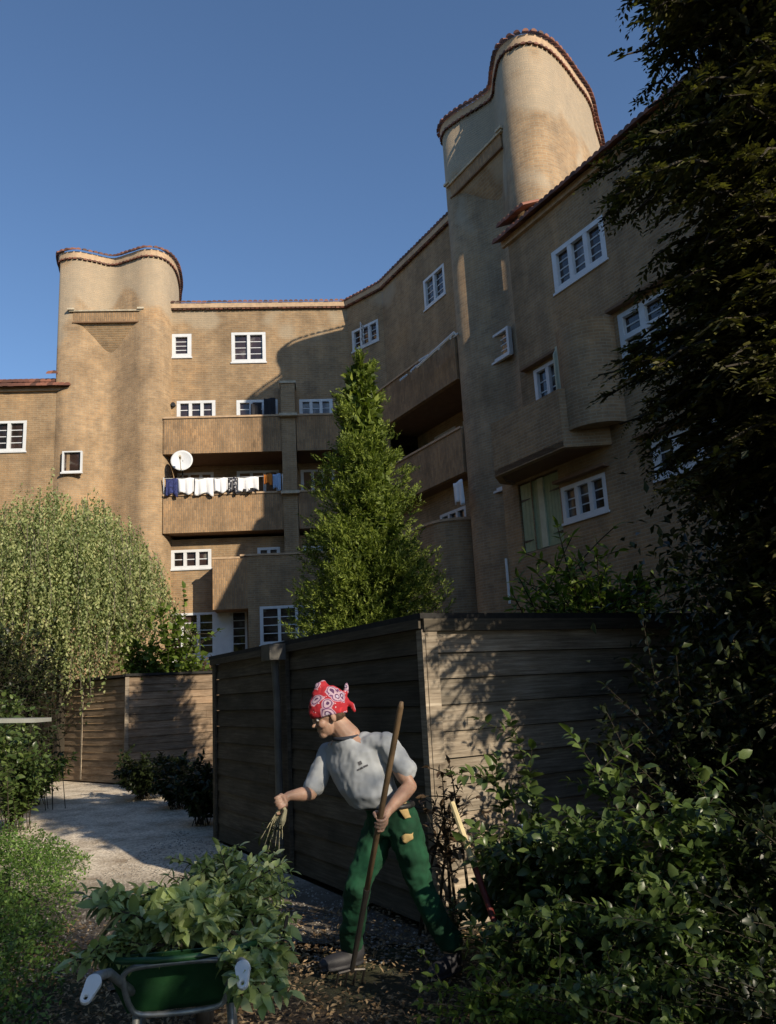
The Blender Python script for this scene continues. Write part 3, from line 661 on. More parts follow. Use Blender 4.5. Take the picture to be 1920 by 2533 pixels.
tag(np_mesh('ground', V, [Fq], ground_mat()), kind='structure')
gp = [ground(*q) for q in [(60, 1940), (20, 1985), (-60, 2080), (60, 2210), (150, 2350), (330, 2440), (520, 2400), (640, 2330), (800, 2345), (900, 2310), (980, 2330), (1060, 2340), (1030, 2300)]]
gp += [FS.o+FS.u*.3+FS.n*.05, FS.o+FS.u*4.75+FS.n*.05, Vector((-2.6, 14.5, 0)), Vector((-3.6, 18.2, 0)), Vector((-5.6, 17.2, 0)), Vector((-8.4, 20, 0))]
gp = spline([(p.x, p.y) for p in gp[:12]], 6, closed=False)+[(p.x, p.y) for p in gp[12:]]; gp = [(x+.07*math.sin(i*2.1)+.04*math.sin(i*5.3), y+.07*math.cos(i*2.7), 0) for i, (x, y) in enumerate(gp)]
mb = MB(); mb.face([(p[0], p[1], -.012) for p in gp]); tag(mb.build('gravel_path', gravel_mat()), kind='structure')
SCOL = leaf_mat('wood_chips', [(.10, .065, .035), (.24, .16, .09), (.42, .30, .18), (.17, .10, .055)], .05, .8)
nC = 36000
P = np.stack([RNG.uniform(-2.6, 2.6, nC), RNG.uniform(3.8, 6.6, nC)], 1)
keep = (P[:, 0]+.42*(P[:, 1]-5.8) < 1.9) & (RNG.uniform(size=nC) < .55+.45*np.sin(P[:, 0]*3.1+P[:, 1]*1.7)*np.cos(P[:, 1]*4.3-P[:, 0]*2))
P = P[keep]; n = len(P); P = np.column_stack([P, RNG.uniform(-.03, .02, n)])
D = RNG.normal(0, 1, (n, 3)); D[:, 2] = np.abs(D[:, 2])*.28
tag(leaves('leaf_litter', P, D, RNG.uniform(.015, .05, n), RNG.uniform(.008, .02, n), SCOL, upmix=1.2), 'dry brown wood chips and leaf litter on the soil under the gardener', kind='stuff')
nP = 9000; a = RNG.uniform(0, 1, nP); bb = RNG.uniform(0, 1, nP)
PX = -2.9+a*3.1; PY = 5.3+bb*5.5; k = (PX < .1-.57*(PY-5.8)) ; PX, PY = PX[k], PY[k]
P = np.column_stack([PX, PY, np.full(len(PX), -.014)]); n = len(P); Q = []; r = RNG.uniform(.006, .016, n)[:, None]
oct_ = np.array([[1, 0, 0], [0, 1, 0], [-1, 0, 0], [0, -1, 0], [0, 0, .8]], float)
V = (P[:, None, :]+oct_[None]*(r[:, :, None]*RNG.uniform(.6, 1.3, (n, 5, 1)))).reshape(-1, 3); b0 = np.arange(n)[:, None]*5
tag(np_mesh('pebbles', V, [np.concatenate([b0+[0, 1, 4], b0+[1, 2, 4], b0+[2, 3, 4], b0+[3, 0, 4]])], leaf_mat('pebble', [(.14, .12, .11), (.32, .28, .25), (.5, .46, .42)], .0, .8)), 'loose grey pebbles along the shed side of the path', kind='stuff')

# ================================================================== PLANTS
def noise3(P, s, seed=0):
    r = np.random.default_rng(seed); out = np.zeros(len(P))
    for i in range(5):
        k = r.normal(0, s*(1+i*.5), 3); out += np.sin(P @ k + r.uniform(0, 6.3))/(1+i*.4)
    return out/2.6
def conifer_tree(name, base, H, R0, z0, label, m, ncl=230, per=17, seed=1, spr=.17, prof=None):
    rg = np.random.default_rng(seed); base = np.array(base, float)
    t = thing(name, tuple(base), label, 'conifer tree')
    mb = MB(); mb.tube([base, base+[.03, 0, H*.5], base+[0, 0, H*.93]], [H*.018+.05, H*.012+.02, .01], 8); mb.build('trunk', M['bark'], t)
    hc = 1-np.sqrt(rg.uniform(0, 1, ncl))*.985; ac = rg.uniform(0, 2*np.pi, ncl); Rc = R0*prof(hc)*rg.uniform(.76, 1.16, ncl)
    cc = np.stack([np.cos(ac)*Rc, np.sin(ac)*Rc, z0+hc*(H-z0)], 1); oc = np.stack([np.cos(ac), np.sin(ac), np.full(ncl, .8)], 1)
    sz = np.clip(R0*prof(hc)*.24, .07, .30)
    P0 = np.repeat(cc, per, 0)+unit(np.repeat(oc, per, 0))*rg.uniform(-1.0, .6, (ncl*per, 1))*np.repeat(sz, per)[:, None]+rg.normal(0, .55, (ncl*per, 3))*np.repeat(sz, per)[:, None]
    nspr = len(P0); rad_ = np.hypot(P0[:, 0], P0[:, 1]); out = P0*[1, 1, 0]/np.maximum(rad_, .05)[:, None]
    Dm = unit(out*1.0+np.array([0, 0, .8])+rg.normal(0, .28, P0.shape)); tip = P0
    PP, DD, LL, WW = [], [], [], []; k = 13; side = unit(np.cross(Dm, rg.normal(0, 1, Dm.shape)))
    for j in range(k):
        u = j/(k-1); sg = 1 if j % 2 else -1
        PP.append(tip + Dm*spr*(u-.7)*1.2); DD.append(Dm*.75+side*sg*(1-.5*u)*.8+rg.normal(0, .25, Dm.shape))
        LL.append(spr*(.62-.25*u)*rg.uniform(.7, 1.3, nspr)); WW.append(np.full(nspr, spr*.13)*rg.uniform(.8, 1.5, nspr))
    ni = int(nspr*1.3); hi = rg.uniform(0, .93, ni); ai = rg.uniform(0, 6.28, ni); Ri = R0*prof(hi)*rg.uniform(.1, .62, ni)
    PP.append(np.stack([np.cos(ai)*Ri, np.sin(ai)*Ri, z0+hi*(H-z0)], 1)); DD.append(rg.normal(0, 1, (ni, 3))+[0, 0, .5]); LL.append(np.full(ni, spr*1.2)); WW.append(np.full(ni, spr*.6))
    leaves('crown', np.concatenate(PP)+base, np.concatenate(DD), np.concatenate(LL), np.concatenate(WW), m, t, fold=.15, upmix=.5)
    return t
M['thuja'] = leaf_mat('thuja_leaf', [(.045, .07, .014), (.11, .155, .026), (.18, .24, .042), (.26, .31, .058)], .3, .6)
def thuja_prof(h): return np.interp(h, [0, .12, .45, .75, .9, 1], [.9, .95, .74, .46, .27, .07])
conifer_tree('conifer_tree', (-.34, 12.5, 0), 7.15, 1.2, .3, 'bright green sunlit cone shaped conifer standing behind the garden shed', M['thuja'], 330, 28, 4, spr=.13, prof=thuja_prof)

# weeping birch
def weeping(base, R, H, label, m, seed=2, ns=1500):
    rg = np.random.default_rng(seed); base = np.array(base, float); t = thing('weeping_birch', tuple(base), label, 'weeping tree')
    top = base+[-.1, -.1, H*.88]
    mb = MB(); mb.tube([base+[.35, -.2, 0], base+[.35, -.2, 1.6], base+[.25, -.1, 3.0], top-[0, 0, .8]], [.17, .14, .11, .06], 9)
    for k in range(22):
        a = rg.uniform(0, 6.28); r = R*rg.uniform(.4, .9); z1 = H*(1-.35*(r/R)**2)*.97
        s_ = base+[.2, -.1, rg.uniform(2.4, 4.2)]; e = base+[math.cos(a)*r, math.sin(a)*r, z1]; md = (s_+e)/2+[0, 0, .5]
        mb.tube([s_, md, e], [.045, .03, .012], 6)
    mb.build('trunk', M['bark'], t)
    PP, DD, LL = [], [], []; tw = MB()
    for k in range(ns):
        a = rg.uniform(0, 2*math.pi); r = R*math.sqrt(rg.uniform(.02, 1))*(1+.12*math.sin(a*3+2)+.07*math.sin(a*7)); zt = H*(1-.40*(r/R)**2.6)+rg.normal(0, .2)+.15*math.sin(a*5+r*3)
        x, y = math.cos(a)*r, math.sin(a)*r*.9; 
        low = 1.75+rg.uniform(-.1, .8)+.5*math.sin(a*3+1)+(.9 if x > .6*R else 0); ln = max(.5, (zt-low)*rg.uniform(.35, 1.0)); nn = int(ln/.042)
        u = np.linspace(0, 1, nn); sw = rg.normal(0, .16, 2)
        px = x+np.sin(u*2+k)*.05+sw[0]*u*u+(math.cos(a)*.18)*np.sin(u*1.4); py = y+np.cos(u*2.3+k)*.05+sw[1]*u*u+(math.sin(a)*.18)*np.sin(u*1.4)
        pz_ = zt-u*ln
        Pk = np.stack([px, py, pz_], 1)+base+rg.normal(0, .022, (nn, 3)); PP.append(Pk)
        d = rg.normal(0, .7, (nn, 3)); d[:, 2] = -np.abs(d[:, 2])-.55; DD.append(d); LL.append(rg.uniform(.045, .10, nn))
        if k % 6 == 0: tw.tube([tuple(Pk[i]) for i in np.linspace(0, nn-1, 5).astype(int)], .006, 4, cap=False)
    P = np.concatenate(PP); L_ = np.concatenate(LL)
    leaves('crown', P, np.concatenate(DD), L_, L_*.6, m, t, fold=.1, upmix=.3)
    tw.build('twig', M['pale_bark'], t)
M['birch'] = leaf_mat('birch_leaf', [(.13, .18, .07), (.24, .29, .12), (.37, .41, .19), (.50, .50, .27)], .35, .5)
weeping((-8.0, 19.3, 0), 2.75, 6.45, 'weeping birch with hanging yellow green branches at the left in front of the block', M['birch'])

# leafy shrubs: stems with leaves in pairs
def shrub(name, base, tips, m, label, leaf=.06, nper=30, stem_r=.004, seed=0, cat='shrub', start=.2, detail=2, droop=.3, wid=.56, side=5, group=None):
    rg = np.random.default_rng(seed); base = np.array(base, float); t = thing(name, tuple(base), label, cat, group)
    st = MB(); PP, DD, LL = [], [], []
    for (x, y, z) in tips:
        tip = np.array([x, y, z], float); b = base+np.append(rg.normal(0, .10, 2)*max(.6, (tip[2])), 0); h = tip-b
        md = b+h*.55+np.array([*(h[:2]*-.18), h[2]*.12])
        K = 10; u = np.linspace(0, 1, K)[:, None]; C = (1-u)**2*b+2*u*(1-u)*md+u*u*tip
        st.tube([tuple(c) for c in C], list(np.linspace(stem_r*1.6, stem_r*.4, K)), 5, cap=False)
        branches = [(C, start)]
        for q in range(side):
            k = rg.integers(3, K-1); o = C[k]; d = rg.normal(0, 1, 3); d[2] = abs(d[2])*.6+.25; d = d/np.linalg.norm(d)*np.linalg.norm(h)*rg.uniform(.12, .3)
            uu = np.linspace(0, 1, 6)[:, None]; S = o+d*uu+np.array([0, 0, -.12*np.linalg.norm(d)])*uu*uu; branches.append((S, .1)); st.tube([tuple(c) for c in S], stem_r*.5, 4, cap=False)
        for C_, s0 in branches:
            ln = np.linalg.norm(C_[-1]-C_[0]); nn = max(3, int(nper*ln/ max(.3, np.linalg.norm(h)) ))
            us = np.linspace(s0, 1, nn); idx = us*(len(C_)-1); i0 = np.clip(idx.astype(int), 0, len(C_)-2); fr = (idx-i0)[:, None]
            pts = C_[i0]*(1-fr)+C_[i0+1]*fr; ax = unit(C_[i0+1]-C_[i0]); ref = unit(np.cross(ax, [0.3, .2, 1.0])); ref2 = np.cross(ax, ref)
            for sg in (1, -1):
                ang = (np.arange(nn) % 2)*1.57+rg.normal(0, .4, nn); d = (ref*np.cos(ang)[:, None]+ref2*np.sin(ang)[:, None])*sg+ax*.7+rg.normal(0, .15, (nn, 3))
                PP.append(pts); DD.append(d); LL.append(leaf*rg.uniform(.55, 1.25, nn)*(1-.35*us))
            PP.append(pts[-1:]); DD.append(ax[-1:]); LL.append([leaf*.9])
    P = np.concatenate(PP); L_ = np.concatenate(LL)
    st.build('stem', M['bark'], t); leaves('foliage', P, np.concatenate(DD), L_, L_*wid, m, t, fold=.3, droop=droop, detail=detail)
    return t
M['privet'] = leaf_mat('privet_leaf', [(.04, .07, .022), (.075, .12, .035), (.14, .19, .06)], .3, .35, .5)
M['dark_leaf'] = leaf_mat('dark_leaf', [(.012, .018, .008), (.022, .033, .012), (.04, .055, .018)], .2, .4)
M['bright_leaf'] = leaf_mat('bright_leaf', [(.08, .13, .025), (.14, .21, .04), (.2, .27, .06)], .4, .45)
def tips_px(lst, rs=.0): return [tuple(at(px, py, Y)) for (px, py, Y) in lst]
rr = random.Random(11)
def fan(cx, cy, Y, sx, sy, n, sY=.3, seed=0):
    r = random.Random(seed); return [tuple(at(cx+r.uniform(-sx, sx), cy+r.uniform(-sy, sy), Y+r.uniform(-sY, sY))) for _ in range(n)]
# front right mass of shrubs, one by one
shrub('privet_shrub', (.85, 5.0, 0), tips_px([(1262, 1785, 5.0), (1215, 1900, 5.0), (1320, 1960, 4.9), (1180, 2050, 5.0), (1295, 2080, 4.8)])+fan(1250, 2150, 4.9, 90, 110, 12, .25, 1), M['privet'], 'upright green shrub with a tall pointed shoot in front of the sunlit shed boards', .10, 30, seed=1)
shrub('privet_shrub', (1.35, 4.6, 0), tips_px([(1412, 1815, 4.6), (1380, 1990, 4.5), (1470, 1930, 4.6), (1340, 2080, 4.5)])+fan(1430, 2120, 4.5, 120, 110, 16, .3, 2), M['privet'], 'dense green shrub in the middle of the right border, left of the tall dark conifer', .095, 30, seed=2)
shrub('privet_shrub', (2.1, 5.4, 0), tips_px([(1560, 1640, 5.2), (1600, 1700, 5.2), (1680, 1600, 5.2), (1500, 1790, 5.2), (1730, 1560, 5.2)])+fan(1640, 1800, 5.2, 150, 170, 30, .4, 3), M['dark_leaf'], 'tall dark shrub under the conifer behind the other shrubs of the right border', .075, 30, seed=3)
shrub('privet_shrub', (1.75, 4.2, 0), tips_px([(1640, 1960, 4.2), (1720, 1900, 4.2), (1590, 2050, 4.2)])+fan(1680, 2120, 4.2, 150, 100, 18, .3, 4), M['privet'], 'bushy shrub with round pale leaves at the right, below the conifer branches', .085, 32, seed=4, wid=.6)
shrub('privet_shrub', (1.05, 4.25, 0), fan(1290, 2320, 4.25, 130, 80, 20, .2, 5)+tips_px([(1230, 2320, 4.2), (1370, 2210, 4.2)]), M['privet'], 'low green shrub right of the gardener\'s rear foot', .08, 26, seed=5)
shrub('privet_shrub', (1.6, 3.9, 0), fan(1560, 2330, 3.9, 170, 90, 24, .25, 6), M['privet'], 'low spreading shrub in the bottom right corner', .075, 28, seed=6)
shrub('privet_shrub', (.75, 4.05, 0), fan(1150, 2480, 4.05, 120, 45, 14, .15, 7), M['bright_leaf'], 'short bright leafed seedling shrub at the bottom edge right of the wood chips', .055, 18, seed=7)
shrub('privet_shrub', (2.2, 4.0, 0), fan(1840, 2150, 4.0, 110, 160, 20, .25, 8), M['dark_leaf'], 'dark shrub at the right edge of the picture', .07, 28, seed=8)
shrub('privet_shrub', (1.3, 3.7, 0), fan(1420, 2480, 3.8, 190, 50, 18, .15, 9), M['privet'], 'low shrub along the bottom edge, between the bright seedling and the corner', .065, 26, seed=9)
shrub('privet_shrub', (1.9, 3.6, 0), fan(1780, 2460, 3.7, 150, 70, 18, .15, 19), M['dark_leaf'], 'dark low shrub in the lowest right corner of the picture', .05, 26, seed=19)
# shrubs behind the shed
shrub('willow_shrub', (2.6, 9.6, 0), tips_px([(1380, 1305, 9), (1440, 1390, 9), (1330, 1420, 9), (1500, 1400, 9.2), (1290, 1470, 9), (1580, 1420, 9)])+fan(1440, 1470, 9.2, 170, 40, 38, .6, 10), M['bright_leaf'], 'loose shrub with long light leaves rising over the shed roof', .17, 30, seed=10, wid=.3, stem_r=.012, side=7)
shrub('lilac_bush', (-4.9, 18.9, 0), tips_px([(455, 1455, 18.6), (400, 1500, 18.4), (430, 1560, 18.4), (365, 1550, 18.5), (480, 1640, 18.6)])+fan(400, 1600, 18.4, 90, 50, 26, .5, 12), M['bright_leaf'], 'sunlit broad leaved bush between the weeping birch and the ground floor windows', .2, 24, seed=12, wid=.65, stem_r=.015)
shrub('lilac_bush', (-4.2, 19.4, 0), fan(490, 1640, 19.2, 50, 18, 14, .3, 13), leaf_mat('dry_leaf', [(.12, .08, .04), (.25, .18, .10)], .2), 'dry brownish bush below the white ground floor window sill', .12, 22, seed=13, wid=.5, stem_r=.01)
# dark low bushes along the left face of the shed
for i, (px, py, Y, n, lab) in enumerate([(360, 1880, 14.5, 26, 'dark low bush at the foot of the brown board shed'), (440, 1890, 13.0, 26, 'dark bush between the two sheds, middle of the three'), (500, 1900, 11.2, 26, 'dark bush against the far corner of the front shed')]):
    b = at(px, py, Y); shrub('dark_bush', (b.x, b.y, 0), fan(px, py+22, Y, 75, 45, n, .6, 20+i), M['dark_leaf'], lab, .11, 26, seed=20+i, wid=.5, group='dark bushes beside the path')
for i, (px, py, Y, n, m_, lab) in enumerate([(40, 1860, 11.5, 30, 'privet', 'green bush at the left edge beside the path'), (60, 1620, 13.5, 40, 'dark_leaf', 'tall dark bush at the left edge below the birch branches'), (85, 1900, 14.5, 20, 'bright_leaf', 'small light green plant at the far left corner of the path'), (-30, 1750, 9.5, 30, 'privet', 'bush cut by the left edge under the pale plank')]):
    b = at(px, py, Y); shrub('leafy_bush', (b.x, b.y, 0), fan(px, py, Y, 75, 90 if i < 2 else 35, n, .8, 30+i), M[m_], lab, .10, 26, seed=30+i, wid=.55)
# ground cover on the left
def mound(x, y):
    return np.clip(.42*np.clip((-1.75-.33*(y-4.6)-x)/.8, 0, 1), 0, .45)*(1+.35*np.sin(x*3.3+y*2.1)*np.sin(y*2.7-x))
nG = 70000; gx = RNG.uniform(-4.9, -1.0, nG); gy = RNG.uniform(3.9, 9.2, nG)
hh = mound(gx, gy); k = (hh > .03) & (RNG.uniform(size=nG) < np.clip(hh/.2, .15, 1)); gx, gy, hh = gx[k], gy[k], hh[k]; n = len(gx)
P = np.stack([gx, gy, hh*RNG.uniform(.3, 1.1, n)], 1); D = RNG.normal(0, 1, (n, 3)); D[:, 2] = np.abs(D[:, 2])*.7
tag(leaves('ground_cover', P, D, RNG.uniform(.02, .045, n), RNG.uniform(.012, .026, n), leaf_mat('cover_leaf', [(.05, .10, .025), (.11, .20, .045), (.20, .31, .08)], .35), fold=.2), 'bright green low ground cover along the left side of the path', kind='stuff')
# near dark conifer on the right, with drooping sprays
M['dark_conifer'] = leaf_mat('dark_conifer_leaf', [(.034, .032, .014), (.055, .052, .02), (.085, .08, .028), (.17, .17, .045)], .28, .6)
def near_conifer(base, H, label, seed, reach, m, nb=230, z0=.7):
    rg = np.random.default_rng(seed); base = np.array(base, float); t = thing('dark_conifer', tuple(base), label, 'conifer tree', None)
    br = MB(); br.tube([base, base+[0, 0, H*.5], base+[.05, 0, H]], [.16, .11, .02], 10)
    PP, DD, LL, UU = [], [], [], []
    for k in range(nb):
        h = rg.uniform(0, 1) if k % 3 else min(.98, max(0, rg.normal(.45, .14))); z = z0+h*(H-z0)*.98; a = rg.uniform(0, 2*math.pi); ln = reach(z, a)*rg.uniform(.55, 1.08)
        d = np.array([math.cos(a), math.sin(a), 0]); s_ = base+[0, 0, z]; K = 9; u = np.linspace(0, 1, K)[:, None]
        C = s_+d*ln*u+np.array([0, 0, 1])*(.28*ln*u-.42*ln*u*u)+rg.normal(0, .03, (K, 3))*u
        br.tube([tuple(c) for c in C], list(np.linspace(.03, .006, K)), 5, cap=False)
        ns = int(ln*19)
        for q in range(ns):
            uu = rg.uniform(.22, 1.0)**.8; i = uu*(K-1); i0 = min(int(i), K-2); o = C[i0]*(1-(i-i0))+C[i0+1]*(i-i0)
            sd = np.array([-d[1], d[0], 0])*rg.choice([-1, 1]); dd = unit(sd*.9+d*.8+np.array([0, 0, -.3])+rg.normal(0, .25, 3)); sl = rg.uniform(.12, .3)*(1.25-.5*uu)
            nn = 11; v = np.linspace(0, 1, nn)[:, None]; S = o+dd*sl*v+np.array([0, 0, -.35])*sl*v*v
            sp = unit(np.cross(dd, [0, 0, 1]))
            sg = np.where(np.arange(nn) % 2 == 0, 1, -1)[:, None]
            PP.append(S); DD.append(dd*.8+sp*sg*(1.0-.6*v)+np.array([0, 0, -.15])+rg.normal(0, .12, (nn, 3))); LL.append(sl*.40*(1.1-.6*v[:, 0])*rg.uniform(.7, 1.2, nn))
    nf = nb*22; zf = z0+rg.uniform(0, 1, nf)*(H-z0)*.96; af = rg.uniform(0, 6.28, nf); rf = np.array([reach(z, a) for z, a in zip(zf, af)])*rg.uniform(.05, .68, nf)
    PP.append(base+np.stack([np.cos(af)*rf, np.sin(af)*rf, zf], 1)); DD.append(rg.normal(0, 1, (nf, 3))-[0, 0, .3]); LL.append(rg.uniform(.05, .11, nf))
    P = np.concatenate(PP); L_ = np.concatenate(LL)
    br.build('trunk', M['bark'], t); leaves('crown', P, np.concatenate(DD), L_, L_*.42, m, t, fold=.1)
    return t
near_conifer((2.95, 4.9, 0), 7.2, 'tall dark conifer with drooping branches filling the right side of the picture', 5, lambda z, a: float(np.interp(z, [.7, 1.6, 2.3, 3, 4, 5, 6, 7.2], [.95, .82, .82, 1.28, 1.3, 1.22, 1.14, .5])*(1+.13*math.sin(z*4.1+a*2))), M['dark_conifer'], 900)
near_conifer((4.6, 7.6, 0), 7.4, 'second dark conifer further back at the right edge, behind the tall near one', 6, lambda z, a: float(np.interp(z, [1, 3, 5, 7.4], [1.9, 1.9, 1.5, .5])), M['dark_conifer'], 200)

near_conifer((4.5, 5.1, 0), 6.2, 'third dark conifer beyond the right edge, between the other two', 16, lambda z, a: float(np.interp(z, [.7, 3, 6.2], [1.5, 1.4, .4])), M['dark_conifer'], 230, z0=.4)  # added out of view so that its shadow darkens the shed's front boards
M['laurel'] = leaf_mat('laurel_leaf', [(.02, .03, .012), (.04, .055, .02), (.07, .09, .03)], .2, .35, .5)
LAUREL = True
# trees just outside the picture, towards the sun: they shade the foreground
M['shade_leaf'] = leaf_mat('shade_leaf', [(.04, .06, .02), (.08, .11, .03)], .3)
def crown_tree(base, H, R, z0, label, seed, ncl=60, nl=260, name='garden_tree', lsz=.08, m=None):
    rg = np.random.default_rng(seed); base = np.array(base, float); t = thing(name, tuple(base), label, 'tree' if m is None else 'bush')
    mb = MB(); mb.tube([base, base+[.1, 0, H*.4], base+[0, .1, H*.9]], [.16, .11, .03], 8); PP = []
    for k in range(ncl):
        v = unit(rg.normal(0, 1, 3))*R*rg.uniform(.2, 1)**.6; c = base+[0, 0, (z0+H)/2]+v*[1, 1, (H-z0)/2/R]
        mb.tube([base+[0, 0, max(z0*.8, c[2]*.6)], (base+[0, 0, c[2]]+c)/2, c], [.03, .02, .008], 5, cap=False)
        PP.append(c+rg.normal(0, .26 if lsz < .2 else .7, (nl, 3)))
    mb.build('trunk', M['bark'], t); P = np.concatenate(PP); n = len(P)
    leaves('crown', P, rg.normal(0, 1, (n, 3)), rg.uniform(.75, 1.25, n)*lsz, lsz*.55, m or M['shade_leaf'], t)
crown_tree((2.62, 5.35, 0), 2.9, .68, .2, 'dark dense bush under the near conifer, its top at the height of the shed roof', 71, 60, 130, name='laurel_bush', lsz=.075, m=M['laurel'])
crown_tree((3.0, 5.9, 0), 3.1, .85, .2, 'dark dense bush behind the near conifer, against the right end of the shed', 72, 60, 140, name='laurel_bush', lsz=.08, m=M['laurel'])
crown_tree((4.2, -2.6, 0), 7.2, 2.0, 1.2, 'leafy tree beside the camera that shades the gardener', 31, 74, 260)
crown_tree((1.6, -2.4, 0), 6.0, 1.5, 1.2, 'smaller leafy tree beside the camera that shades the wheelbarrow', 32, 20, 240)
for i, (x, y, h) in enumerate([(-13, 4, 11), (-15, 11, 10), (-12.5, -3, 12), (-9.5, -9, 11), (-18, 19, 10), (-4, -12, 10)]):  # unseen row added to cut low sky light on the shaded wing and garden
    crown_tree((x, y, 0), h+5, 4.3, .5, ['broad tree nearest the camera in the row left of the picture', 'broad tree in the row left of the picture beside the path', 'tall tree left of the camera', 'tree behind the camera to the left', 'last tree of the left row, next to the block', 'tree behind the camera'][i], 60+i, 110, 110, lsz=.4)

# ================================================================== PERSON AND TOOLS
def remeshed(mb, name, m, parent, voxel=.008, smooth=6, wrinkle=0, wscale=.12):
    o = mb.build(name, m, parent, smooth=True)
    r = o.modifiers.new('r', 'REMESH'); r.mode = 'VOXEL'; r.voxel_size = voxel; r.use_smooth_shade = True
    s_ = o.modifiers.new('s', 'SMOOTH'); s_.factor = .5; s_.iterations = smooth
    if wrinkle:
        tx = bpy.data.textures.new(name+'_folds', 'CLOUDS'); tx.noise_scale = wscale; tx.noise_depth = 2
        d = o.modifiers.new('d', 'DISPLACE'); d.texture = tx; d.strength = wrinkle; d.mid_level = .5; d.texture_coords = 'LOCAL'
    return o
def ell(mb, c, ax, nu=16, nv=10):
    """ellipsoid; ax = three half-axis vectors"""
    c = Vector(c); i0 = len(mb.v)
    for j in range(nv+1):
        ph = math.pi*j/nv
        for i in range(nu):
            th = 2*math.pi*i/nu
            mb.v.append(tuple(c+ax[0]*math.sin(ph)*math.cos(th)+ax[1]*math.sin(ph)*math.sin(th)+ax[2]*math.cos(ph)))
    for j in range(nv):
        for i in range(nu): mb.f.append((i0+j*nu+i, i0+(j+1)*nu+i, i0+(j+1)*nu+(i+1) % nu, i0+j*nu+(i+1) % nu))
def sph(mb, c, r): ell(mb, c, (Vector((r, 0, 0)), Vector((0, r, 0)), Vector((0, 0, r))), 14, 8)
def limb(mb, pts, rs):
    pts = [Vector(p) for p in pts]
    mb.tube(pts, rs, 14)
    for p, r in zip(pts, rs): sph(mb, p, r*.995)
def esweep(mb, secs, n=20):
    """secs: (centre, half-axis a, half-axis b) stacked ellipses"""
    i0 = len(mb.v)
    for c, a, b in secs:
        for j in range(n):
            th = 2*math.pi*j/n; mb.v.append(tuple(Vector(c)+a*math.cos(th)+b*math.sin(th)))
    for k in range(len(secs)-1):
        for j in range(n): mb.f.append((i0+k*n+j, i0+k*n+(j+1) % n, i0+(k+1)*n+(j+1) % n, i0+(k+1)*n+j))
    mb.f.append(tuple(i0+j for j in range(n))[::-1]); mb.f.append(tuple(i0+(len(secs)-1)*n+j for j in range(n)))
V3 = Vector
lat = V3((.83, -.55, 0)); fac = V3((-.55, -.83, 0))           # his left, and where his chest faces
Lsh, Rsh = at(958, 1842, 4.88), at(812, 1866, 5.12)
Lel, Lwr = at(1014, 1945, 4.82), at(962, 2003, 4.66)
Rel, Rwr = at(768, 1962, 5.0), at(715, 1968, 4.90)
pel = at(972, 2016, 5.05); neck = at(862, 1822, 4.98); chest = at(885, 1880, 5.0); belly = at(925, 1955, 5.0)
foot1 = ground(862, 2392); foot2 = ground(1118, 2408)
Rkn, Lkn = at(884, 2190, 4.98), at(1042, 2190, 5.02)
Rank = foot1+V3((.02, .02, .09)); Lank = foot2+V3((0, .02, .11))
Rhip, Lhip = at(943, 2045, 5.12), at(1000, 2045, 4.98)
stick_g = at(938, 2036, 4.60); stick_b = ground(866, 2425); sd = (stick_g-stick_b).normalized(); stick_t = stick_g+sd*.70
hd = at(812, 1766, 4.96)                                      # head centre
HF = V3((-.88, -.34, -.32)).normalized(); HL = V3((0, 0, 1)).cross(HF).normalized(); HU = HF.cross(HL).normalized()
def H(x, y, z): return hd+HF*x+HL*y+HU*z
person = thing('person', (foot1.x/2+foot2.x/2, foot1.y, 0), 'person in a red bandana, grey T-shirt and green work trousers bending left, one hand on a long wooden tool', 'person')
person['label'] = 'person in red bandana, grey T-shirt and green trousers bending left with a long wooden handle'
skin, t_, b_ = mat('skin'); b_.inputs['Base Color'].default_value = (.42, .235, .15, 1); b_.inputs['Roughness'].default_value = .55
_n = noise(t_, N(t_, 'ShaderNodeTexCoord').outputs['Object'], 14, 5); _r = ramp(t_, _n.outputs[0], [(.3, (.29, .165, .115)), (.7, (.42, .265, .19))]); t_.links.new(_r.outputs[0], b_.inputs['Base Color'])
b_.inputs['Subsurface Weight'].default_value = .15; b_.inputs['Subsurface Scale'].default_value = .01
bd = MB()
def hax(a, b, c): return (HF*a, HL*b, HU*c)
ell(bd, H(-.005, 0, .03), hax(.098, .076, .105)); ell(bd, H(.03, 0, -.055), hax(.062, .055, .065)); ell(bd, H(.068, 0, -.098), hax(.026, .030, .022))
ell(bd, H(.10, 0, -.032), hax(.020, .010, .012)); ell(bd, H(.091, 0, -.008), hax(.014, .009, .03)); ell(bd, H(.083, 0, .018), hax(.016, .052, .010))
ell(bd, H(.083, 0, -.068), hax(.013, .022, .006)); ell(bd, H(.080, 0, -.079), hax(.013, .019, .006))
for s_ in (-1, 1):
    ell(bd, H(-.002, s_*.078, -.018), hax(.018, .009, .031)); ell(bd, H(.062, s_*.038, -.035), hax(.028, .022, .026))
limb(bd, [H(-.03, 0, -.06), neck], [.060, .074])
esweep(bd, [(neck+V3((0, 0, .01)), lat*.06, fac*.06), (at(868, 1838, 5.0), lat*.16, fac*.09), (chest, lat*.165, fac*.105), (belly, lat*.15, fac*.10), (pel, lat*.155, fac*.105)])
limb(bd, [Lsh-lat*.04, Lsh, Lel, Lwr], [.05, .055, .040, .026]); limb(bd, [Lsh.lerp(Lel, .3), Lsh.lerp(Lel, .75)], [.054, .045]); limb(bd, [Lel, Lel.lerp(Lwr, .35), Lwr], [.040, .042, .027])
limb(bd, [Rsh+lat*.04, Rsh, Rel], [.05, .055, .040]); limb(bd, [Rel, Rel.lerp(Rwr, .4), Rwr], [.040, .041, .026])
limb(bd, [Rhip, Rkn, Rank], [.085, .055, .038]); limb(bd, [Lhip, Lkn, Lank], [.085, .055, .038])
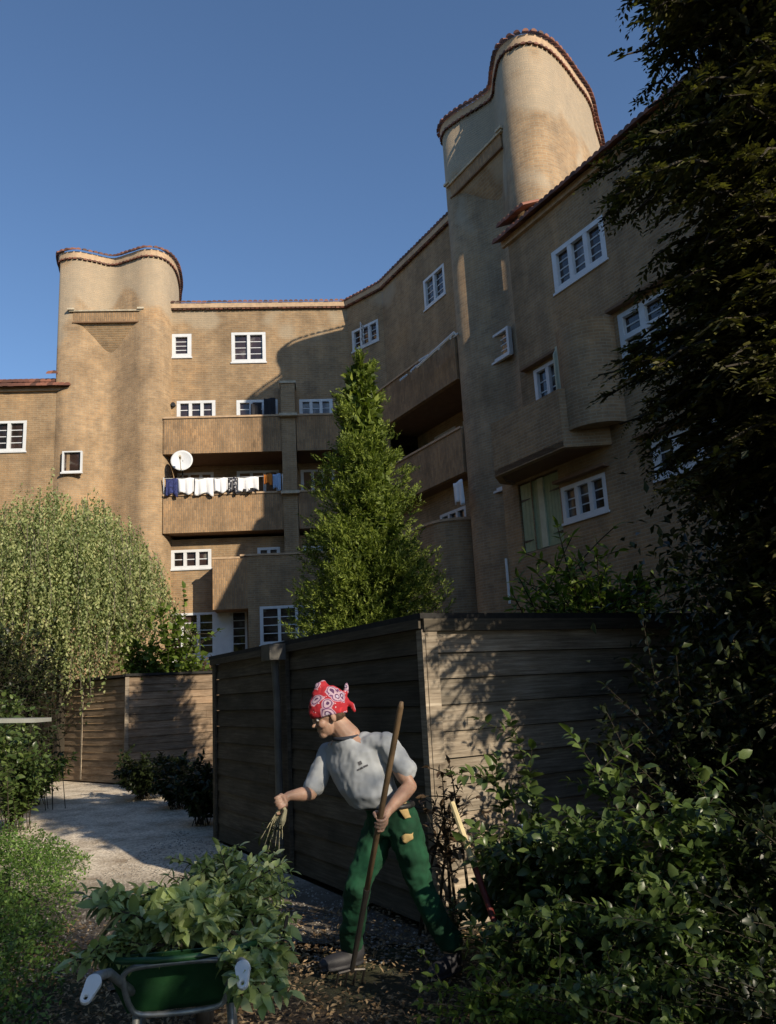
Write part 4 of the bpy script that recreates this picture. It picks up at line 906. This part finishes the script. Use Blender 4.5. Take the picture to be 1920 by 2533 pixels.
def grip(mb, c, ax, pd, flip=1, fr=.0092, rad_=.026, curl=3.9, n=4):
    """a hand closed round an axis: palm on the pd side, four unequal fingers and a thumb"""
    ax = ax.normalized(); pd = (pd-ax*pd.dot(ax)).normalized(); q = ax.cross(pd)*flip
    ell(mb, c+pd*(rad_+.010), (ax*.044, q*.036, pd*.017))
    for i in range(n):
        o = c+ax*((1.5-i)*.0205); k = [.93, 1.03, 1.0, .82][i]; pts = []
        for a in np.linspace(-.5, curl*k-.5, 9): pts.append(o+(pd*math.cos(a)+q*math.sin(a))*(rad_+.002)*(1.12 if a < 1 else 1.0)+ax*.002*math.sin(a))
        limb(mb, pts, list(np.linspace(fr*1.08, fr*.82, 9)))
    pts = [c+ax*.03+pd*(rad_+.012)-q*.02, c+ax*.045-q*.034+pd*.012, c+ax*.05-q*.033-pd*.014, c+ax*.048-q*.012-pd*.032]
    limb(mb, pts, [.013, .0115, .0105, .009])
grip(bd, stick_g, sd, (Lwr-stick_g), flip=-1); limb(bd, [Lwr, stick_g+(Lwr-stick_g).normalized()*.036], [.026, .026])
rg_ = at(690, 1985, 4.86); rax = (at(716, 2035, 4.84)-at(668, 1940, 4.88)).normalized()
grip(bd, rg_, rax, (Rwr-rg_)+V3((0, 0, .02)), flip=1, rad_=.02, curl=3.4); limb(bd, [Rwr, rg_+(Rwr-rg_).normalized()*.03], [.026, .025])
remeshed(bd, 'body', skin, person, .005, 3)
eye_m = plain('eye_white', (.7, .68, .65), .2, var=.02); 
for s_ in (-1, 1):
    e = MB(); sph(e, H(.079, s_*.031, -.003), .0092); e.build('eye', eye_m, person, smooth=True)
e = MB(); ell(e, H(-.035, 0, -.01), hax(.068, .082, .062)); ell(e, H(-.02, 0, .0), hax(.06, .083, .03))
remeshed(e, 'hair', plain('brown_hair', (.07, .04, .022), .7, var=.5, scale=60), person, .006, 3, .006, .01)
# bandana
def bandana_mat():
    m, t, b = mat('red_bandana'); co = N(t, 'ShaderNodeTexCoord').outputs['Object']
    n = noise(t, co, 7, 2); mx = N(t, 'ShaderNodeVectorMath', operation='MULTIPLY_ADD'); mx.inputs[1].default_value = (.10, .10, .10); t.links.new(n.outputs['Color'], mx.inputs[0]); t.links.new(co, mx.inputs[2])
    v = N(t, 'ShaderNodeTexVoronoi'); v.inputs['Scale'].default_value = 12; t.links.new(mx.outputs[0], v.inputs['Vector'])
    r = ramp(t, v.outputs['Distance'], [(.0, (.42, .36, .45)), (.12, (.08, .03, .09)), (.20, (.42, .30, .36)), (.32, (.12, .04, .12)), (.38, (.40, .25, .31)), (.45, (.34, .012, .022)), (.8, (.45, .02, .028))])
    r.color_ramp.interpolation = 'CONSTANT'
    v2 = N(t, 'ShaderNodeTexVoronoi'); v2.inputs['Scale'].default_value = 44; t.links.new(co, v2.inputs['Vector'])
    r2 = ramp(t, v2.outputs['Distance'], [(.0, 1.0), (.19, 0.0)]); r2.color_ramp.interpolation = 'CONSTANT'
    c = mixc(t, r2.outputs[0], r.outputs[0], (.5, .36, .42)); t.links.new(c, b.inputs['Base Color']); b.inputs['Roughness'].default_value = .85; return m
M['bandana'] = bandana_mat()
bn = MB(); i0 = 0; nu, nv = 28, 14
for j in range(nv+1):
    ph = math.pi*.60*j/nv
    for i in range(nu):
        th = 2*math.pi*i/nu; x, y, z = math.sin(ph)*math.cos(th), math.sin(ph)*math.sin(th), math.cos(ph)
        zz = z*.112+.036
        if j == nv: zz += .018*x-.006
        bn.v.append(tuple(H(-.006+x*.113*(1+.04*math.sin(5*th)), y*.092, zz+(.012*x if x < 0 else 0))))
for j in range(nv):
    for i in range(nu): bn.f.append((j*nu+i, (j+1)*nu+i, (j+1)*nu+(i+1) % nu, j*nu+(i+1) % nu))
bn.f.append(tuple(nv*nu+i for i in range(nu)))
limb(bn, [H(.02, 0, .13), H(-.0, .01, .165), H(-.03, .01, .178), H(-.045, .0, .15)], [.034, .028, .022, .02])
limb(bn, [H(-.02, .02, .14), H(-.07, .02, .12), H(-.11, .01, .075)], [.028, .03, .026]); ell(bn, H(-.118, 0, .045), hax(.026, .03, .026))
limb(bn, [H(-.12, 0, .05), H(-.15, .0, .085), H(-.172, -.01, .12)], [.016, .018, .009]); limb(bn, [H(-.12, 0, .04), H(-.145, .02, .0), H(-.15, .03, -.04)], [.014, .017, .008])
remeshed(bn, 'bandana', M['bandana'], person, .006, 3, .012, .03)
# T-shirt
grey = plain('grey_shirt', (.36, .38, .40), .9, var=.06, scale=9)
ts = MB()
esweep(ts, [(neck+V3((.005, 0, -.005)), lat*.085, fac*.078), (at(870, 1838, 5.0), lat*.15, fac*.105), (at(884, 1856, 5.0), lat*.205, fac*.13), (chest+V3((0, 0, -.01)), lat*.20, fac*.145), (at(898, 1925, 4.98), lat*.195, fac*.15), (at(915, 1965, 4.96), lat*.175, fac*.142), (at(925, 1992, 4.97), lat*.155, fac*.12)])
limb(ts, [at(905, 1843, 4.96), Lsh+V3((0, 0, .005)), at(1002, 1905, 4.85)], [.075, .068, .066]); limb(ts, [at(855, 1850, 5.05), Rsh, at(776, 1945, 5.03)], [.074, .068, .062])
tso = remeshed(ts, 't_shirt', grey, person, .009, 3, .032, .10)
cr = MB(); ring = [neck+V3((-.002, 0, .004))+lat*.074*math.cos(a)+fac*.070*math.sin(a)-V3((0, 0, .012*math.sin(a)))+V3((-.012, 0, .0)) for a in np.linspace(0, 2*math.pi, 25)]
cr.tube(ring, .012, 8, cap=False); cr.build('collar', plain('navy_trim', (.03, .035, .05), .9), person, smooth=True)
# small chest print, dark, on the shirt's left chest
lg = MB(); pc = at(884, 1898, 4.80); lx = (lat*.8+V3((0, 0, .35))).normalized(); lz = fac.cross(lx).normalized()*-1
if lz.z < 0: lz = -lz
for (u0, u1, w0, w1) in ((-.008, .010, .012, .032), (-.030, -.016, -.012, -.003), (-.012, .004, -.012, -.001), (.008, .030, -.011, .0)):
    q = pc
    lg.face([q+lx*u0+lz*w0, q+lx*u1+lz*w0, q+lx*u1+lz*w1, q+lx*u0+lz*w1])
lo = lg.build('chest_print', plain('print_ink', (.08, .08, .09), .9), person)
sw = lo.modifiers.new('w', 'SHRINKWRAP'); sw.target = tso; sw.wrap_method = 'PROJECT'; sw.use_negative_direction = True; sw.use_positive_direction = True; sw.offset = .003
# trousers
green = plain('green_trousers', (.006, .052, .023), .9, var=.4, scale=7)
tr = MB()
esweep(tr, [(at(955, 1985, 5.03), lat*.155, fac*.12), (pel, lat*.165, fac*.125), (at(972, 2060, 5.05), lat*.168, fac*.125)])
limb(tr, [Rhip, Rhip.lerp(Rkn, .5), Rkn, Rkn.lerp(Rank, .55), Rank+V3((0, 0, .05))], [.102, .090, .074, .072, .074])
limb(tr, [Lhip, Lhip.lerp(Lkn, .5), Lkn, Lkn.lerp(Lank, .55), Lank+V3((-.0, 0, .06))], [.105, .092, .076, .070, .070])
tro = remeshed(tr, 'trousers', green, person, .010, 3, .035, .07)
tan = plain('tan_cloth', (.42, .30, .13), .9, var=.2, scale=12)
def patch(pts, name, m, off=.004):
    mb = MB(); n = 6; a, b, c, d = [V3(p) for p in pts]
    for j in range(n+1):
        for i in range(n+1): mb.v.append(tuple(a.lerp(b, i/n).lerp(d.lerp(c, i/n), j/n)))
    for j in range(n):
        for i in range(n): k = j*(n+1)+i; mb.f.append((k, k+1, k+n+2, k+n+1))
    o = mb.build(name, m, person, smooth=True); w = o.modifiers.new('w', 'SHRINKWRAP'); w.target = tro; w.wrap_method = 'NEAREST_SURFACEPOINT'; w.offset = off
    s_ = o.modifiers.new('t', 'SOLIDIFY'); s_.thickness = .003
patch([at(992, 2072, 4.84), at(1030, 2062, 4.86), at(1034, 2082, 4.86), at(996, 2095, 4.84)], 'thigh_patch', tan)
patch([at(975, 1992, 4.84), at(1018, 1962, 4.88), at(1022, 2012, 4.86), at(985, 2010, 4.84)], 'side_pocket', tan)
bl = MB(); ring = [at(955, 1990, 5.03)+lat*.165*math.cos(a)+fac*.132*math.sin(a) for a in np.linspace(0, 2*math.pi, 30)]; bl.tube(ring, .016, 8, cap=False); bl.build('belt', M['black'], person, smooth=True)
for an, d in ((Rank, V3((-.85, -.5, 0))), (Lank, V3((-.6, -.75, 0)))):
    d.normalize(); s_ = d.cross(V3((0, 0, 1))); b = MB(); g = V3((an.x, an.y, 0))
    ell(b, g+d*.07+V3((0, 0, .045)), (d*.15, s_*.052, V3((0, 0, .045)))); ell(b, g-d*.02+V3((0, 0, .075)), (d*.065, s_*.048, V3((0, 0, .075)))); ell(b, g+d*.06+V3((0, 0, .012)), (d*.16, s_*.056, V3((0, 0, .014))))
    remeshed(b, 'shoe', plain('dark_boot', (.03, .03, .035), .6), person, .008, 4)
# the long handled fork he leans on
wood_h = plain('ash_handle', (.17, .11, .06), .6, var=.3, scale=12)
fk = thing('garden_fork', tuple(stick_b), 'long handled garden fork held upright in the person\'s left hand', 'garden fork')
mb = MB(); mb.tube([stick_b+sd*.50, stick_g, stick_t-sd*.03, stick_t], [.0150, .0158, .0158, .010], 12); mb.build('handle', wood_h, fk, smooth=True)
mb = MB(); mb.tube([stick_b+sd*.06, stick_b+sd*.52, stick_b+sd*.58], [.014, .016, .0195], 10); iron = plain('worn_iron', (.10, .09, .08), .5, .7)
xt = V3((.9, .3, 0)).normalized(); yt = V3((-.1, -.3, 0))
mb.tube([stick_b+sd*.06-xt*.075, stick_b+sd*.07, stick_b+sd*.06+xt*.075], .009, 8); mb.build('socket', iron, fk)
for k in (-1, -.33, .33, 1):
    mb = MB(); o = stick_b+sd*.06+xt*.075*k; mb.tube([o, o-sd*.12+yt*.02, o-sd*.24+yt*.04], [.008, .0065, .002], 6); mb.build('tine', iron, fk)
# pulled weed in the other hand
wd = thing('pulled_weed', tuple(rg_), 'pale stalk with roots and limp stems held in the person\'s outstretched hand', 'weed')
mb = MB(); mb.tube([at(690, 1975, 4.86), at(706, 2005, 4.85), at(700, 2030, 4.84), at(698, 2042, 4.84)], [.009, .012, .017, .010], 8)
for q in range(7): mb.tube([at(694, 1995, 4.86), at(668+q*5, 2035, 4.85+q*.01), at(645+q*9, 2075+(q % 3)*18, 4.84)], [.004, .003, .0015], 5)
mb.build('stalk', plain('pale_stalk', (.40, .36, .22), .8), wd)
P = np.array([tuple(at(640+random.random()*60, 2030+random.random()*70, 4.85)) for _ in range(40)]); leaves('foliage', P, RNG.normal(0, 1, (40, 3))-[0, 0, .8], .05, .016, M['dark_leaf'], wd)
# stake leaning on the shed, dead flower stems in front of it
sk = thing('garden_stake', tuple(ground(1218, 2330)), 'thin pale yellow stake with a dark red lower end leaning against the sunlit shed corner', 'stake')
a_, b_2 = at(1118, 1985, 5.0), at(1200, 2215, 4.75); ext = (b_2-a_); foot = b_2+ext*(b_2.z/-ext.z if ext.z else 0)
mb = MB(); mb.tube([a_, a_.lerp(b_2, .72)], .017, 8); mb.build('stake', plain('pale_bamboo', (.55, .46, .26), .6, var=.25, scale=9), sk)
mb = MB(); mb.tube([a_.lerp(b_2, .72), foot], .0172, 8); mb.build('red_end', plain('red_paint', (.12, .018, .015), .6), sk)
dp = ground(1112, 2330)
shrub('dead_flower', (dp.x, dp.y+.1, 0), [tuple(at(*q)) for q in [(1112, 1890, 5.3), (1095, 1925, 5.3), (1138, 1945, 5.3), (1090, 1995, 5.25), (1130, 1990, 5.3)]], leaf_mat('withered_leaf', [(.03, .02, .012), (.08, .05, .03)], .1), 'withered dark flower stems standing before the sunlit corner of the shed', .075, 16, stem_r=.008, seed=44, cat='dead plant', wid=.38, start=.45)
dp = ground(1140, 2400)
shrub('seedling', (dp.x, dp.y+.05, 0), [tuple(at(*q)) for q in [(1120, 2230, 5.2), (1140, 2280, 5.15), (1100, 2260, 5.2), (1160, 2210, 5.25), (1130, 2330, 5.1)]], M['privet'], 'small pale leafed plant between the gardener\'s rear leg and the shed corner', .045, 14, stem_r=.004, seed=45, cat='plant')
# white blossom
fl = thing('blossom', tuple(at(1300, 2052, 4.7)), 'single white blossom among the shrubs right of the shed corner', 'flower')
c0 = np.array(tuple(at(1300, 2052, 4.65))); P = np.repeat(c0[None], 14, 0)+RNG.normal(0, .012, (14, 3)); leaves('petal', P, RNG.normal(0, 1, (14, 3)), .035, .02, sheet, fl)
mb = MB(); mb.tube([c0, c0-[0, -.05, .25]], .003, 5); mb.build('stem', M['privet'], fl)
# ================================================================== WHEELBARROW
gl, gr = at(238, 2412, 2.95), at(602, 2378, 3.02)
bx = (gr-gl); bw = bx.length; bx.normalize(); by = V3((-bx.y, bx.x, 0)).normalized(); bz = V3((0, 0, 1)); mid = (gl+gr)/2
def BW(x, y, z): return V3((mid.x, mid.y, 0))+V3((bx.x, bx.y, 0)).normalized()*x+by*y+bz*z
gz = mid.z; tilt = bx.z
whb = thing('wheelbarrow', tuple(BW(0, .6, 0)), 'dark green wheelbarrow with white handle grips, heaped with cuttings', 'wheelbarrow')
gm, t_, b_ = mat('green_enamel'); b_.inputs['Base Color'].default_value = (.012, .05, .02, 1); b_.inputs['Roughness'].default_value = .32
_n = noise(t_, N(t_, 'ShaderNodeTexCoord').outputs['Object'], 9, 8, .8); _r = ramp(t_, _n.outputs[0], [(.4, (.010, .042, .016)), (.62, (.02, .07, .026)), (.75, (.06, .05, .03))]); t_.links.new(_r.outputs[0], b_.inputs['Base Color'])
steel = plain('tube_steel', (.30, .31, .31), .4, .6, var=.3, scale=20)
zt = at(440, 2352, 3.2).z; y0 = .22
mb = MB()
top = [(-.27, y0), (.27, y0), (.30, y0+.75), (.22, y0+.92), (-.22, y0+.92), (-.30, y0+.75)]; bot = [(-.19, y0+.10), (.19, y0+.10), (.20, y0+.5), (.15, y0+.6), (-.15, y0+.6), (-.20, y0+.5)]
n = 6
for k in range(n):
    a, b, c, d = top[k], top[(k+1) % n], bot[(k+1) % n], bot[k]
    mb.face([BW(d[0], d[1], zt-.22), BW(c[0], c[1], zt-.22), BW(b[0], b[1], zt), BW(a[0], a[1], zt)])
mb.face([BW(p[0], p[1], zt-.22) for p in bot])
tray = mb.build('tray', gm, whb, normals=True); sm = tray.modifiers.new('s', 'SOLIDIFY'); sm.thickness = .006; bv = tray.modifiers.new('b', 'BEVEL'); bv.width = .012; bv.segments = 3
mb = MB(); mb.tube([BW(*p, zt) for p in spline(top, 5)]+[BW(*spline(top, 5)[0], zt)], .012, 8); mb.build('rim', gm, whb, smooth=True)
lp = [(-.185, -.045), (-.165, -.02), (-.12, -.008), (0, -.004), (.12, -.008), (.165, -.02), (.185, -.05), (.18, -.12), (.165, -.19), (.13, -.225), (0, -.235), (-.13, -.225), (-.165, -.19), (-.18, -.12), (-.185, -.045)]
mb = MB(); mb.tube([BW(x, y0-.05-z*.36, zt-.02+z*.82) for x, z in spline(lp, 3, closed=False)], .0105, 8, cap=False); mb.build('back_bar', steel, whb, smooth=True)
for s_, g in ((-1, gl), (1, gr)):
    x = s_*bw/2; z = g.z
    mb = MB(); mb.tube([BW(x, -.02, z), BW(x*.92, .12, z-.03), BW(x*.72, .28, z-.14), BW(x*.62, .55, z-.28), BW(x*.3, 1.05, z-.38), BW(x*.2, 1.28, .20)], .016, 10); mb.build('handle', steel, whb, smooth=True)
    # flat white grip with a hanging hole
    c = BW(x, -.06, z-.012); d = (V3((0, 0, -1))*.72-by*.62+V3((bx.x, bx.y, 0))*s_*(.34 if s_ < 0 else .02)).normalized(); sx = d.cross(V3((0, -1, .1))).normalized(); nn = sx.cross(d)
    k = .0
    bm = bmesh.new(); segs = 28; vo, vi = [], []
    for i in range(segs):
        th = 2*math.pi*i/segs
        ca, sa = math.cos(th), math.sin(th); R1 = .026 if ca < 0 else .018
        p = c+d*(.040*(1 if ca > 0 else -0.2)+ca*R1)+sx*sa*R1; vo.append(bm.verts.new(p)); vi.append(bm.verts.new(c+d*(.040+ca*.0065)+sx*sa*.0065))
    for i in range(segs): bm.faces.new((vo[i], vo[(i+1) % segs], vi[(i+1) % segs], vi[i]))
    me = bpy.data.meshes.new('grip'); bm.to_mesh(me); bm.free(); me.materials.append(M['white']); go = bpy.data.objects.new('grip', me); COL.objects.link(go); go.parent = whb; go.matrix_parent_inverse = Matrix.Translation(-whb.location)
    q = go.modifiers.new('s', 'SOLIDIFY'); q.thickness = .02; q.offset = 0; q = go.modifiers.new('b', 'BEVEL'); q.width = .004; q.segments = 2; q.limit_method = 'ANGLE'
for s_ in (-1, 1):
    mb = MB(); mb.tube([BW(s_*.17, .42, zt-.21), BW(s_*.18, .40, .25), BW(s_*.19, .33, .02), BW(s_*.19, .50, .02), BW(s_*.17, .62, zt-.22)], .014, 8); mb.build('leg', steel, whb, smooth=True)
wc = BW(0, 1.42, .19); mb = MB()
wx = V3((bx.x, bx.y, 0)).normalized(); ringp = [wc+by*.155*math.cos(a)+bz*.155*math.sin(a) for a in np.linspace(0, 2*math.pi, 33)]
mb.tube(ringp, .036, 12, cap=False); w1 = mb.build('tyre', M['black'], whb, smooth=True)
mb = MB(); mb.tube([wc-wx*.02, wc+wx*.02], .12, 24); mb.build('rim', steel, whb)
# cut branches heaped on it
M['cut_leaf'] = leaf_mat('cut_leaf', [(.13, .17, .06), (.27, .35, .12), (.42, .50, .20), (.58, .62, .36)], .25, .45, .5)
def cutting(base, tips, label, seed, leaf=.075, n=26, wid=.5, side=3):
    t = shrub('cut_branch', base, tips, M['cut_leaf'], label, leaf, n, seed=seed, cat='cut branch', wid=wid, start=.12, side=side, stem_r=.005, droop=.35, group='cut branches heaped on the wheelbarrow'); return t
TB = lambda px, py, Y: tuple(at(px, py, Y))
cutting(TB(460, 2330, 3.45), fan(620, 2160, 3.9, 80, 65, 16, .25, 50), 'bushy green cutting at the top right of the heap on the wheelbarrow', 50, .06, 34, side=5)
cutting(TB(430, 2330, 3.4), fan(520, 2240, 3.6, 70, 45, 8, .2, 51), 'cut branch in the middle of the heap', 51)
cutting(TB(400, 2330, 3.35), tips_px([(215, 2215, 3.3), (240, 2240, 3.25), (255, 2200, 3.4)]), 'cut branch with long pale leaves reaching left out of the wheelbarrow', 52, .085, 20, side=2)
cutting(TB(400, 2330, 3.3), tips_px([(175, 2385, 3.1), (230, 2370, 3.1), (200, 2350, 3.15)]), 'lowest leafy cutting on the left, just above the left white grip', 53, .07, 20, .42)
cutting(TB(440, 2300, 3.35), fan(350, 2300, 3.25, 70, 40, 9, .12, 54), 'flat lying cutting in front of the heap, over the back edge of the barrow', 54, .08)
cutting(TB(560, 2290, 3.4), tips_px([(650, 2460, 3.05), (620, 2440, 3.0), (690, 2430, 3.1), (655, 2480, 3.05), (600, 2470, 3.0), (700, 2360, 3.2)]), 'leafy branch hanging down over the right side of the wheelbarrow, right of the white grip', 55, .075, 30, .5)
cutting(TB(520, 2280, 3.5), fan(440, 2240, 3.5, 70, 35, 7, .2, 56), 'cutting with large pale leaves at the left of the top of the heap', 56, .09, 20, .6)
cutting(TB(540, 2300, 3.6), fan(690, 2250, 3.7, 40, 60, 9, .2, 57), 'darker cutting spilling over the far right edge of the barrow', 57, .06, 28)
cutting(TB(480, 2330, 3.5), fan(470, 2300, 3.35, 110, 35, 9, .15, 58), 'inner cutting filling the tray of the wheelbarrow', 58, .075, 26)
# plank stand at the left edge
ps = thing('plank_table', tuple(at(10, 1900, 7.6)), 'pale grey wooden plank of a garden stand sticking in from the left edge', 'garden stand')
ps.location.z = 0; a_ = at(-140, 1790, 7.6); b_2 = at(88, 1787, 7.6); u_ = (b_2-a_); 
mb = MB(); mb.hexa([a_, b_2, b_2+V3((.0, .35, 0)), a_+V3((0, .35, 0)), a_+bz*.035, b_2+bz*.035, b_2+V3((0, .35, .035)), a_+V3((0, .35, .035))]); mb.build('plank', plain('grey_plank', (.30, .31, .28), .8, var=.15), ps)
for k in (.2,):
    p = a_.lerp(b_2, k); mb = MB(); mb.box(p.x-.03, p.x+.03, p.y+.12, p.y+.18, 0, p.z-.002); mb.build('leg', M['shed_wood'], ps)
